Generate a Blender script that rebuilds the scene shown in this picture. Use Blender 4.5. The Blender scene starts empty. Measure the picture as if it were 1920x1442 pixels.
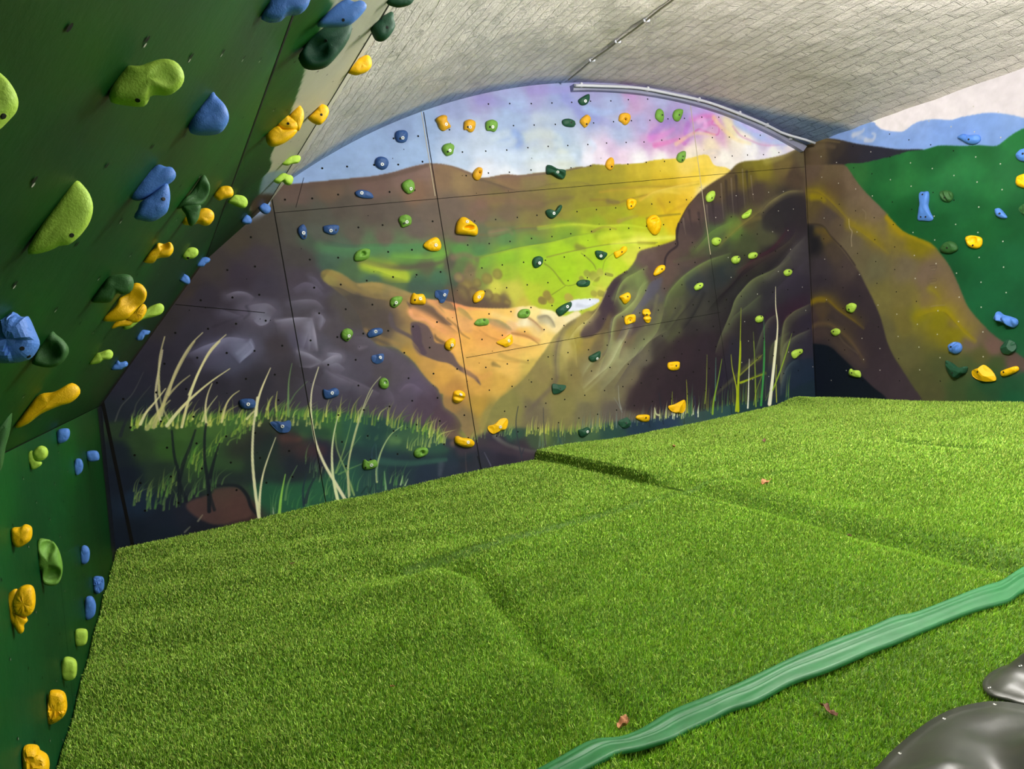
import bpy, bmesh, math, random
import numpy as np
from mathutils import Vector, Matrix

# ------------------------------------------------------------------ camera
F = 1476.0; CX, CY = 960.0, 721.0
ZO = 1.17                                   # camera height above the slab
_X = np.array([3268, -631, F]); _X /= np.linalg.norm(_X)
_Y = np.array([-670, -16., F]); _Y -= _X * (_X @ _Y); _Y /= np.linalg.norm(_Y)
_Z = np.cross(_X, _Y)
if _Z[1] > 0: _Z = -_Z
MC = np.stack([_X, _Y, _Z])                 # camera coords -> world axes
CAM = np.array([0., 0., ZO])
def ray(px, py): return MC @ np.array([px - CX, py - CY, F])
def hit(px, py, p0, n):
    """point of a real plane (p0, n) seen at a position of the photograph"""
    r = ray(px, py); p0 = np.asarray(p0, float); n = np.asarray(n, float)
    return CAM + r * (np.dot(p0 - CAM, n) / np.dot(r, n))

scn = bpy.context.scene
cam_data = bpy.data.cameras.new('camera'); cam = bpy.data.objects.new('camera', cam_data)
scn.collection.objects.link(cam); scn.camera = cam
cam_data.sensor_fit = 'HORIZONTAL'; cam_data.sensor_width = 36.0; cam_data.lens = F / 1920 * 36
cam_data.clip_start = 0.02
_m = Matrix.Identity(4)
for i in range(3):
    _m[i][0] = MC[i][0]; _m[i][1] = -MC[i][1]; _m[i][2] = -MC[i][2]; _m[i][3] = CAM[i]
cam.matrix_world = _m

# ------------------------------------------------------------------ light
scn.view_settings.view_transform = 'Standard'; scn.view_settings.look = 'None'
scn.view_settings.gamma = 1.0; scn.view_settings.exposure = 0.0; scn.view_settings.use_curve_mapping = False
world = bpy.data.worlds.new('world'); scn.world = world; world.use_nodes = True
world.node_tree.nodes['Background'].inputs[0].default_value = (0.80, 0.90, 1.0, 1)
world.node_tree.nodes['Background'].inputs[1].default_value = 0.08

def area(name, loc, target, size, size_y, energy, col):
    d = bpy.data.lights.new(name, 'AREA'); d.shape = 'RECTANGLE'; d.size = size; d.size_y = size_y
    d.energy = energy; d.color = col
    o = bpy.data.objects.new(name, d); scn.collection.objects.link(o); o.location = loc
    o.rotation_euler = (Vector(target) - Vector(loc)).to_track_quat('-Z', 'Y').to_euler()
    return o
# strip light under the vault crown; weaker trio added above photographer brightens near floor
for _x, _y, _e in ((3.35, 1.9, 128), (3.35, 2.35, 128), (3.35, 2.8, 128), (2.9, -.3, 44), (2.9, .15, 44), (2.9, .6, 44)):
    _d = bpy.data.lights.new('strip_and_fill_lamp', 'POINT'); _d.energy = _e; _d.shadow_soft_size = 0.05; _d.color = (1.0, 0.965, 0.91)
    _o = bpy.data.objects.new('strip_and_fill_lamp', _d); scn.collection.objects.link(_o); _o.location = (_x, _y, ZO + 1.50)
# the open arch behind the photographer lets daylight in
area('arch_daylight', (4.9, -1.8, ZO + 0.45), (0.4, 2.2, ZO - 0.1), 1.8, 1.8, 62, (0.94, 0.97, 1.0))
scn.cycles.max_bounces = 6; scn.cycles.diffuse_bounces = 4
# ------------------------------------------------------------------ brushwork for the murals (in metres on the real panels)
CROP = dict(B1=(480,150,4), B2=(900,150,4), B3=(1300,150,3.0968), B4=(180,380,4), B5=(600,400,4), B6=(1000,400,4),
            B7=(1440,400,3.794), C1=(180,640,3.606), C2=(600,640,3.606), C3=(1000,640,3.606), C5=(1400,1042,3.606),
            L1=(0,0,3.604), L2=(400,0,3.604), L3=(0,380,3.604), L4=(0,760,2.113), P=(0,0,1))
def q(key, s):
    a = [float(t) for t in s.replace(',', ' ').split()]
    ox, oy, k = CROP[key]
    return [(ox + a[i] / k, oy + a[i + 1] / k) for i in range(0, len(a), 2)]
def hexc(h):
    return np.array([int(h[i:i + 2], 16) / 255 for i in (0, 2, 4)])
def s2l(c):
    c = np.asarray(c, float)
    return np.where(c <= 0.04045, c / 12.92, ((np.clip(c, 0, 4) + 0.055) / 1.055) ** 2.4)
def catmull(P, closed=False, n=6):
    P = np.asarray(P, float); N = len(P); out = []
    rng = range(N) if closed else range(N - 1)
    for i in rng:
        if closed: a, b, c, d = P[i - 1], P[i], P[(i + 1) % N], P[(i + 2) % N]
        else: a, b, c, d = P[max(i - 1, 0)], P[i], P[i + 1], P[min(i + 2, N - 1)]
        for k in range(n):
            t = k / n
            out.append(.5 * ((2 * b) + (c - a) * t + (2 * a - 5 * b + 4 * c - d) * t * t + (3 * b - a - 3 * c + d) * t ** 3))
    if not closed: out.append(P[-1])
    return np.array(out)
def vnoise(U, V, scale, seed, octaves=3):
    out = np.zeros_like(U); amp = 1; tot = 0
    for o in range(octaves):
        r = np.random.RandomState(seed + o * 17); g = r.rand(64, 64)
        x = U / scale * 2 ** o + 31.7 * o; y = V / scale * 2 ** o + 11.3 * o
        xi = np.floor(x).astype(int); yi = np.floor(y).astype(int); fx = x - xi; fy = y - yi
        fx = fx * fx * (3 - 2 * fx); fy = fy * fy * (3 - 2 * fy)
        a = g[yi % 64, xi % 64]; b = g[yi % 64, (xi + 1) % 64]; c = g[(yi + 1) % 64, xi % 64]; d = g[(yi + 1) % 64, (xi + 1) % 64]
        out += amp * ((a * (1 - fx) + b * fx) * (1 - fy) + (c * (1 - fx) + d * fx) * fy); tot += amp; amp *= .5
    return out / tot - .5
class Canvas:
    """a panel painted in its own plane: u along, v up, one colour per grid vertex"""
    def __init__(s, u0, u1, v0, v1, res, tf):
        s.u = np.arange(u0, u1 + res / 2, res); s.v = np.arange(v0, v1 + res / 2, res); s.res = res
        s.U, s.V = np.meshgrid(s.u, s.v); s.C = np.zeros(s.U.shape + (3,)); s.tf = tf
        s.H, s.W = s.U.shape; s.warp(0.05, 0.22, 5)
    def warp(s, amt, scale, seed):
        s.WU = s.U + vnoise(s.U, s.V, scale, seed) * amt; s.WV = s.V + vnoise(s.U, s.V, scale * .7, seed + 3) * amt
    def uv(s, pts): return np.array([s.tf(*p) for p in pts])
    def mask(s, pts, soft=0.004, smooth=True):
        P = s.uv(pts)
        if smooth: P = catmull(P, True, 5)
        m = np.zeros((s.H, s.W)); x0 = s.u[0]; N = len(P); Q = np.roll(P, -1, 0)
        for j in range(s.H):
            y = s.v[j]; c = (P[:, 1] > y) != (Q[:, 1] > y)
            if not c.any(): continue
            xs = np.sort(P[c, 0] + (y - P[c, 1]) / (Q[c, 1] - P[c, 1]) * (Q[c, 0] - P[c, 0]))
            xs = (xs - x0) / s.res
            for a, b in zip(xs[::2], xs[1::2]):
                ia, ib = max(int(math.ceil(a)), 0), min(int(math.floor(b)), s.W - 1)
                if ib >= ia: m[j, ia:ib + 1] = 1
        return s.blur(m, soft)
    def blur(s, m, soft):
        k = soft / s.res
        if k < .3: return m
        r = int(k * 2.5) + 1; g = np.exp(-np.arange(-r, r + 1) ** 2 / (2 * k * k)); g /= g.sum()
        def conv(a):
            p = np.pad(a, ((0, 0), (r, r)), 'edge'); c = np.cumsum(np.zeros(1)); out = np.zeros_like(a)
            for i, w in enumerate(g): out += w * p[:, i:i + a.shape[1]]
            return out
        return conv(conv(m).T).T
    def blend(s, m, col, a=1.0):
        m = (m * a)[..., None]; s.C = s.C * (1 - m) + np.asarray(col) * m
    def field(s, spec, p=2.0, eps=0.02):
        """smooth mixture of colours spotted at positions: 'x,y,hex x,y,hex ...'"""
        num = np.zeros((s.H, s.W, 3), np.float32); den = np.zeros((s.H, s.W), np.float32)
        for t in spec.split():
            x, y, h = t.split(','); u, v = s.tf(float(x), float(y))
            w = (1 / ((s.WU - u) ** 2 + (s.WV - v) ** 2 + eps * eps) ** p).astype(np.float32)
            num += w[..., None] * hexc(h).astype(np.float32); den += w
        return num / den[..., None]
    def fill(s, pts, col, soft=0.004, a=1.0, smooth=True):
        m = s.mask(pts, soft, smooth); s.blend(m, hexc(col) if isinstance(col, str) else col, a); return m
    def stroke(s, pts, col, w0, w1=None, a0=1.0, a1=None, soft=0.5, n=5, within=None):
        """one pull of the brush; widths in photo-scale units of about 4 mm"""
        w1 = w0 if w1 is None else w1; a1 = a0 if a1 is None else a1
        P = catmull(s.uv(pts), False, n); k = 0.0042
        L = np.concatenate([[0], np.cumsum(np.linalg.norm(np.diff(P, axis=0), axis=1))]); L /= max(L[-1], 1e-6)
        W = max(w0, w1) * k; pad = W * 1.3 + s.res
        i0 = int(np.clip((P[:, 0].min() - pad - s.u[0]) / s.res, 0, s.W)); i1 = int(np.clip((P[:, 0].max() + pad - s.u[0]) / s.res + 2, 0, s.W))
        j0 = int(np.clip((P[:, 1].min() - pad - s.v[0]) / s.res, 0, s.H)); j1 = int(np.clip((P[:, 1].max() + pad - s.v[0]) / s.res + 2, 0, s.H))
        if i1 <= i0 or j1 <= j0: return
        A = np.zeros((j1 - j0, i1 - i0))
        for i in range(len(P) - 1):
            a, b = P[i], P[i + 1]; wm = max(w0 + (w1 - w0) * L[i], w0 + (w1 - w0) * L[i + 1]) * k * 1.3 + s.res
            x0 = int(np.clip((min(a[0], b[0]) - wm - s.u[0]) / s.res, i0, i1)); x1 = int(np.clip((max(a[0], b[0]) + wm - s.u[0]) / s.res + 2, i0, i1))
            y0 = int(np.clip((min(a[1], b[1]) - wm - s.v[0]) / s.res, j0, j1)); y1 = int(np.clip((max(a[1], b[1]) + wm - s.v[0]) / s.res + 2, j0, j1))
            if x1 <= x0 or y1 <= y0: continue
            U = s.U[y0:y1, x0:x1]; V = s.V[y0:y1, x0:x1]; d = b - a; dd = max(d @ d, 1e-12)
            t = np.clip(((U - a[0]) * d[0] + (V - a[1]) * d[1]) / dd, 0, 1)
            dist = np.hypot(U - a[0] - t * d[0], V - a[1] - t * d[1]); tt = L[i] + (L[i + 1] - L[i]) * t
            hw = np.maximum((w0 + (w1 - w0) * tt) * k * .5, 1e-4)
            fe = np.maximum(hw * soft, s.res * 1.2)
            al = np.clip((hw + fe * .5 - dist) / fe, 0, 1) * np.minimum(1, hw / (s.res * .4)); al = al * al * (3 - 2 * al) * (a0 + (a1 - a0) * tt)
            sub = A[y0 - j0:y1 - j0, x0 - i0:x1 - i0]; np.maximum(sub, al, out=sub)
        if within is not None: A = A * within[j0:j1, i0:i1]
        A = A[..., None]; s.C[j0:j1, i0:i1] = s.C[j0:j1, i0:i1] * (1 - A) + hexc(col) * A
    def fold(s, pts, col, w, side=1, a=.8, within=None, n=5, edge=1.0, pw=1.3):
        """a modelled fold: crisp along the line, melting away to one side over w"""
        P = catmull(s.uv(pts), False, n); k = 0.0042; wm = w * k * 2.2; W0 = w * k; ed = max(edge * k, s.res * .7)
        i0 = int(np.clip((P[:, 0].min() - wm - s.u[0]) / s.res, 0, s.W)); i1 = int(np.clip((P[:, 0].max() + wm - s.u[0]) / s.res + 2, 0, s.W))
        j0 = int(np.clip((P[:, 1].min() - wm - s.v[0]) / s.res, 0, s.H)); j1 = int(np.clip((P[:, 1].max() + wm - s.v[0]) / s.res + 2, 0, s.H))
        if i1 <= i0 or j1 <= j0: return
        U = s.U[j0:j1, i0:i1]; V = s.V[j0:j1, i0:i1]; best = np.full(U.shape, 1e9); sg = np.ones(U.shape); tt = np.zeros(U.shape)
        L = np.concatenate([[0], np.cumsum(np.linalg.norm(np.diff(P, axis=0), axis=1))]); L /= max(L[-1], 1e-6)
        for i in range(len(P) - 1):
            a_, b_ = P[i], P[i + 1]; d = b_ - a_; dd = max(d @ d, 1e-12); t = np.clip(((U - a_[0]) * d[0] + (V - a_[1]) * d[1]) / dd, 0, 1)
            dx, dy = U - a_[0] - t * d[0], V - a_[1] - t * d[1]; r = np.hypot(dx, dy); m = r < best
            best = np.where(m, r, best); sg = np.where(m, np.sign(d[0] * dy - d[1] * dx), sg); tt = np.where(m, L[i] + (L[i + 1] - L[i]) * t, tt)
        sd = best * sg * side; al = np.where(sd >= 0, np.exp(-(np.abs(sd) / W0) ** pw * 1.4), np.clip(1 + sd / ed, 0, 1))
        al = al * a * np.clip(np.sin(np.pi * np.clip(tt, .0, 1)), 0, 1) ** .6
        if within is not None: al = al * within[j0:j1, i0:i1]
        al = al[..., None]; s.C[j0:j1, i0:i1] = s.C[j0:j1, i0:i1] * (1 - al) + hexc(col) * al
# ------------------------------------------------------------------ the landscape painted on the back wall
YB = 5.6                                             # plane of the back wall
def tf_back(px, py):
    p = hit(px, py, (0, YB, 0), (0, 1, 0)); return (p[0], p[2])
def paint_back(res=0.0045):
    c = Canvas(-0.45, 6.05, -0.15, 3.05, res, tf_back)
    # sky
    sky = """560,325,7d9ccb 620,300,7f9fcc 700,270,86a6d4 750,230,7f9ac6 800,230,8aa9d4 780,300,8fb0dc 850,200,8d9bcb 900,185,9a93c8 870,240,9db2d8
    960,170,9a9bd0 1000,165,9c93cc 960,200,97b0da 1050,180,8f9fd4 1100,168,9a96cc 1180,175,bb94c4 1190,200,c59ac6 1150,190,9ca9d8 1240,190,a8a9d6 1290,200,a99ad0
    1100,210,8fa0d6 1040,230,a9bcd8 960,230,9cb6de 900,260,b9cade 870,300,b4cae4 950,260,a0b8e0 975,262,8ea6d8 1000,270,bccbdd 1030,262,c4ccd0 1050,260,a8c2e0 1080,290,b8cfe4
    960,300,c6d8ea 1010,292,c4d2cc 1060,300,d8dfc8 900,320,e8eaf0 950,325,eef0f4 1020,310,e6eaea 1100,300,efe9f0 1160,250,a9b9e0 1150,280,dab9dc 1200,225,a9a4d8 1170,295,f4d2e4
    1130,295,f2dcea 1230,250,c690ca 1262,242,a97cc4 1255,228,9a86c8 1285,218,9c86c8 1240,270,e09ccc 1215,262,d49cd0 1290,245,c288cc 1275,262,d886c4 1320,225,c080c4 1345,240,d48cc0 1310,212,b79bd2
    1355,210,b8a6d8 1400,222,b0b4dc 1380,215,b4aadc 1300,285,fae6c8 1330,272,fbe2b4 1390,270,fcecd0 1350,250,d890c0 1365,228,f2dca0 1372,245,fae4a0 1400,250,fae8d0 1420,240,bcb4dc 1430,252,a9b4d8 1462,262,b5b4d6
    1440,268,c9a8cc 1410,285,f8f0e8 1450,285,f6efe9 1360,300,fbf0dc 1290,302,fbe9c0 1240,300,fdf6ea 1200,302,fdf6f2 1490,275,e6d6e0"""
    c.warp(0.10, 0.20, 11); c.C[:] = c.field(sky, 1.9, .05); lm = c.C.mean(-1, keepdims=True); c.C[:] = np.clip((c.C * .72 + lm * .28) * .94 + .045, 0, 1)
    def S(key, s, col, w0, w1=None, a0=1., a1=None, soft=1.2, within=None):
        k = 1.75 if soft >= 1 else 1.15
        c.stroke(q(key, s), col, w0 * k, (w0 if w1 is None else w1) * k, a0, a1, soft * (1.3 if soft >= 1 else 1), within=within)
    S('B2', '0,150 120,160 260,210 380,240', '8f86bf', 12, 6, .5, .1); S('B2', '640,130 720,200 760,260 900,300 1040,350', '8f8fca', 12, 8, .55, .2)
    S('B2', '800,210 880,240 1000,240 1090,200 1110,150', 'a9bfe4', 9, 5, .6, .2); S('B2', '380,80 560,75 700,70', '9d8cc8', 10, 8, .4)
    S('B2', '1110,60 1140,120 1170,200', 'c490c6', 14, 8, .5, .1); S('B2', '900,50 980,70', 'a98cc8', 10, 8, .4)
    S('B2', '100,440 200,400 250,430 220,480 80,470', 'd0dce0', 9, 6, .6, .3); S('B2', '340,430 450,400 560,420 600,460 500,500', 'd2dad0', 11, 6, .6, .3)
    S('B2', '260,400 310,440 280,500', '88a4d6', 9, 5, .5, .3); S('B2', '420,280 500,290 580,320', 'c2ccd4', 10, 6, .6, .2); S('B2', '260,110 320,160 270,200 200,230', 'adc0e0', 16, 9, .4)
    S('B2', '830,470 860,500 840,540', 'd4e0f0', 7, 4, .7, .3); S('B2', '0,540 200,560 450,570 700,580', 'd2dfec', 12, 9, .5)
    S('B2', '1290,420 1360,350 1440,300 1520,270', '9a76be', 9, 5, .6, .2); S('B2', '1280,440 1380,410 1450,370', 'd886c6', 9, 5, .7, .3)
    S('B2', '1310,490 1400,470 1480,450 1540,480', 'dc80b8', 6, 4, .8, .4); S('B2', '1560,330 1540,400 1560,440 1530,480', 'b070c0', 7, 4, .6, .4)
    S('B2', '1600,400 1640,370 1700,390 1780,410 1790,350 1740,330 1760,290', 'c8609c', 2.5, 2, .5, .4); S('B2', '1590,290 1680,270 1740,270 1740,310 1690,340', 'd878b8', 8, 6, .7, .5)
    S('B2', '1640,310 1680,300 1690,350 1650,390', 'e0b0d4', 7, 5, .8, .5); S('B2', '1470,480 1580,410 1640,400 1760,410', 'f8dc90', 5, 3, .45, .3)
    S('B2', '1580,270 1680,230 1800,240 1900,270', 'b8a4d8', 9, 7, .5)
    S('B3', '120,220 150,260 200,310 260,350 330,370', 'f8de90', 6, 4, .5, .25); S('B3', '230,270 270,320 330,350 420,380 560,370', 'c88cae', 3, 2, .45, .3)
    S('B3', '250,250 330,300 430,350 540,370', 'a8b8de', 9, 6, .7, .5); S('B3', '280,240 340,290 420,300', 'b8a8d8', 6, 4, .6, .3); S('B3', '60,430 110,410 150,425 60,450 20,440', 'd0c4c4', 5, 3, .4, .1)
    # far slopes and valley floor
    hill = q('P', '480,420 500,346 548,345 600,340 650,335 700,330 740,322 770,313 800,307 830,308 860,315 890,327 905,334') + \
        q('B2', '190,708 300,715 430,695 510,690 640,675 720,655 800,650 850,633 950,638 1050,632 1200,625 1260,610 1350,595 1450,590 1560,588 1700,560 1760,640 1900,700') + q('P', '1420,420 1400,900 150,900 150,600')
    val = """560,370,5b4a41 620,360,63503f 700,345,6a5248 760,330,7a6157 800,320,80665a 780,360,7c5f49 830,330,80674c 870,340,8c7550 900,350,7a6446 950,340,7a6046 930,370,7b6b3f
    1000,335,83734a 1050,335,8a8238 1100,325,938a35 1150,322,a39636 1200,318,c3ae3c 1250,312,dcc248 1290,308,efd26a 1310,335,efcf52 1250,340,cdb135 1200,350,b5a331 1150,360,9a8f32
    1100,365,8d8434 1050,370,7d7337 1000,380,77663f 950,400,6f5e47 900,395,745c4c 850,390,6a5a4c 800,400,65574a 740,400,5a4f44 700,400,54493f 640,390,4e463c 600,400,4c4a3f 560,400,49453a
    540,430,45433a 600,440,4d5045 660,440,565144 720,450,5f5548 780,430,62564c 820,420,66584a 860,440,6b5c4d 900,440,5f6648 940,430,6b6a48 1000,410,7c7040 1000,430,7d7c3a 1060,400,8a8436
    1100,390,8d8a2e 1150,405,9c9a2c 1130,380,90872f 1200,390,b5a32b 1250,370,c9ab2f 1280,380,dab537 1290,350,eac548 1320,360,f0dc9a 1260,410,d8b828 1200,420,b2b82a 1230,440,c4c432 1170,430,a6b82e
    1120,420,93a32c 1060,430,7c9a32 1000,450,6f9040 950,450,5b8048 900,470,4f7a46 860,470,558a40 820,485,6a9a3c 780,470,55804a 740,470,4f7a4c 700,465,4b6e48 650,460,445c48 620,480,415a47
    580,460,42503f 600,500,3c5443 650,510,46603f 700,500,6d8f33 735,512,9fb132 755,520,a0b238 760,495,557a3b 800,495,55583e 840,492,534f40 780,530,3b5a44 820,520,41674a 850,540,41513f
    700,522,46604a 860,500,5c7040 905,490,78a038 880,512,7a6a4a 950,480,86b030 1000,480,9cc22c 1050,470,a2c42a 1100,460,aac52e 1150,450,bcc832 1200,460,e2dd5a 1180,480,d6d750
    1160,500,bcd038 1120,500,a4c62c 1060,510,a4c62a 1000,510,a2c030 950,510,9ab436 930,540,c8c452 965,552,c4c050 1000,550,b2c038 1050,545,a6c030 1100,540,b0c63c 1140,520,c2cf4c
    1130,560,c8c050 980,572,c0b04c 905,518,7a8a42 880,540,7c6f40 860,550,6a5540 900,570,5e4c3c 850,570,53434a 940,565,6f6040 480,400,40392f 300,600,2b2627"""
    c.warp(0.05, 0.25, 21); m_hill = c.mask(hill, .004); c.blend(m_hill, c.field(val, 2.2, .025))
    H = m_hill
    S('P', '520,352 600,345 700,336 760,322 800,310', '5a4438', 5, 4, .5, within=H); S('P', '800,307 840,309 880,325 905,333 960,331 1030,324 1110,310', '6e5a50', 2.5, 2, .8, .7, within=H)
    S('B2', '0,740 100,770 250,820 330,830', '5f4f3c', 4, 2, .7, .3, within=H); S('B2', '150,720 350,720 480,740', '836450', 10, 5, .6, .2, within=H)
    S('B2', '380,830 520,790 620,780 750,770 860,800', '74683a', 4, 2, .7, .3, within=H); S('B2', '620,770 800,730 1000,720', 'a09a34', 10, 5, .4, .3, within=H)
    S('B2', '900,840 1100,810 1300,800 1500,800 1640,780', 'b09438', 3, 2, .5, .4, within=H); S('B2', '1200,900 1300,840 1450,800 1640,760', 'd4b044', 4, 2, .7, .5, within=H)
    S('B2', '830,900 950,900 1010,930 1100,900 1250,860', '8a7434', 3, 2, .7, .4, within=H); S('B2', '960,910 1040,915', '7a6a40', 6, 3, .7, within=H)
    S('B2', '1340,900 1380,960 1400,1000 1480,960 1560,930', 'b08c34', 5, 3, .3, .2, within=H); S('B2', '1180,840 1350,830 1500,850', 'e6c858', 6, 3, .5, .5, within=H)
    S('B2', '1250,1040 1350,1020 1500,1005', '92822c', 3, 2, .7, .8, within=H); S('B2', '0,920 150,900 300,920 460,930', '80604c', 9, 6, .5, .3, within=H)
    S('B2', '0,1000 200,960 400,960 560,900 700,880', '6c5c40', 8, 4, .5, .3, within=H); S('B2', '60,1080 200,1080 400,1060 600,1010', '7c6e40', 6, 4, .5, .3, within=H)
    S('B2', '0,1160 120,1165 280,1120 440,1110 560,1090', '6a6040', 3, 1.5, .7, .4, within=H); S('B2', '80,1150 200,1130 240,1150', '94785c', 6, 4, .6, .4, within=H); S('B2', '280,1130 360,1115 420,1120', '7c6444', 5, 3, .6, within=H)
    S('B2', '0,1330 150,1290 330,1250 520,1220 720,1170 900,1140', '7c8a36', 2.5, 1.5, .8, .5, within=H); S('B2', '440,1110 700,1080 900,1100 1100,1090 1300,1120', 'c0cc3c', 4, 2, .5, .5, within=H)
    S('B2', '840,1140 900,1110 950,1100 1020,1120', '8a7c3c', 5, 3, .8, .5, soft=.6, within=H); S('B2', '1040,1060 1100,1040 1180,1020', 'a08c4c', 5, 3, .7, .4, within=H)
    S('B2', '500,1330 620,1300 760,1270 860,1250 1000,1230 1200,1220 1330,1220', '8a9038', 2.5, 2, .8, .8, soft=.7, within=H); S('B2', '730,1250 780,1270', '7c7c38', 7, 6, .8, within=H); S('B2', '1190,1220 1310,1225', '8c8030', 4, 3, .7, within=H)
    S('B2', '760,1300 800,1330 850,1380 870,1420', '7c8434', 2.5, 2, .8, .8, soft=.6, within=H); S('B2', '480,1380 530,1410 600,1490 630,1530', '84902e', 1.8, 1.5, .8, soft=.6, within=H)
    S('B2', '920,1420 940,1350 1000,1300', '8c9c34', 2, 1.5, .8, soft=.6, within=H); S('B6', '80,370 150,430 240,540 350,520', '84902e', 2, 1.5, .8, soft=.6, within=H); S('B6', '140,610 240,545', '84902e', 2, 1.5, .8, soft=.6, within=H)
    S('B2', '1000,1240 1150,1210 1350,1190 1470,1180', 'e4e466', 8, 5, .5, .6, within=H); S('B2', '900,1180 1100,1150 1300,1170', 'd0dc48', 7, 5, .5, .5, within=H)
    S('B5', '0,250 200,290 400,260 700,250 900,240', '4a7a4c', 10, 6, .5, .3, within=H); S('B5', '560,330 800,340 950,300', '6a9a3c', 9, 6, .7, .4, within=H); S('B5', '300,360 450,400 650,410 850,385 960,350', '57503e', 7, 4, .8, .5, within=H)
    S('B5', '330,390 450,430 560,470 640,490', 'a4b438', 10, 8, .7, .5, within=H); S('B5', '500,530 700,560 900,560', '3a4440', 12, 8, .6, .5, within=H); S('B5', '1000,330 1090,310 1180,350', '7c6650', 7, 4, .7, .4, within=H)
    S('B5', '1180,330 1300,300 1450,260', '6c8a3c', 2, 1.5, .8, .5, within=H); S('B5', '1180,340 1170,400 1120,440', '6a6a44', 5, 4, .6, .4, within=H)
    for s, w, col in (('1330,455 1335,460', 17, '7c7038'), ('1250,490 1260,492', 18, '80703a'), ('1180,520 1185,525', 14, '7a6a3c'), ('1090,560 1100,580', 26, '7c683c'), ('1060,600 1090,640', 26, '5a4838'),
                      ('1150,600 1160,640', 20, '66523a'), ('1260,610 1270,620', 17, '6c5a3c'), ('1320,640 1330,650', 17, '7a6638'), ('1400,670 1410,672', 11, '7a6638'), ('1040,480 1050,485', 16, '7c6450'),
                      ('1700,615 1705,620', 14, 'a89a40'), ('1660,655 1665,660', 12, '8a7a38'), ('1730,650 1735,655', 12, '988838'), ('1860,630 1870,635', 14, 'b0a048')):
        S('B5', s, col, w, w * .9, .75, soft=.6, within=H)
        S('B5', s, 'a89c50', w * .4, w * .3, .35, soft=1.2, within=H)
    for s, w, col in (('400,450 410,455', 12, '8c9040'), ('450,470 470,480', 17, '8a8a3c'), ('500,440 505,445', 13, 'a4a048'), ('545,455 590,465', 6, '8a8a40'), ('100,610 110,625', 14, '8c7c3c'),
                      ('260,630 280,640', 12, 'b0a44c'), ('450,600 460,605', 11, '9a9444'), ('500,600 520,605', 11, '8c8840'), ('60,650 80,660', 12, '80703a'), ('360,490 370,500', 9, '8c8c40')):
        S('B6', s, col, w, w * .9, .8, soft=.6, within=H)
    S('B5', '980,600 1020,640 1100,690 1250,700 1400,700', '66503c', 14, 6, .8, .6, within=H)
    # pond
    c.fill(q('B6', '260,680 300,650 400,640 480,640 495,660 450,690 380,720 300,735 250,730'), 'e4e6ee', .004); S('B6', '330,690 400,700 450,680', 'c4c8d4', 5, 2, .6)
    # dark rocks on the left
    left = q('P', '150,1100 150,600 480,405 530,430 560,455 590,480 600,505 640,525 700,540 760,565 740,600 700,620') + q('B5', '430,980 540,1000 600,1030 700,1110 760,1190 820,1260 880,1310 920,1400') + \
        q('C2', '840,440 920,500 960,560 960,610 930,700') + q('P', '860,1100')
    lk = """400,500,37302d 450,450,3f372c 480,480,3a3237 500,430,403a31 560,480,3f3a37 350,540,322a26 300,600,2b2627 380,560,2d2730 450,520,322a34 500,540,37313c 560,530,3f3740 600,540,453e48
    420,600,322c36 480,590,4a4450 500,600,48434e 560,600,413b42 350,640,2b2731 300,680,25222c 250,720,20202b 400,660,3a3644 450,670,3c3b49 470,650,4a4755 520,650,3a3338 560,640,464150
    600,650,4a4650 640,680,4f4a55 600,700,3c3740 540,700,332e34 480,720,2a272f 400,720,28252e 330,730,25232c 680,700,4b4550 720,700,4a4348 700,740,443c46 760,740,4d4450 800,760,4a3c48
    830,780,4d3b44 750,700,524a52 780,720,54495a 650,740,3c3742 650,640,4a4248 660,590,4a433d 600,590,3f383f 620,610,4a4348 640,560,4a4440 560,450,45423a 870,800,54453c 260,760,1d222a 200,780,1a2026"""
    c.warp(0.06, 0.2, 31); L = c.mask(left, .02); c.blend(L, c.field(lk, 2., .03))
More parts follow.
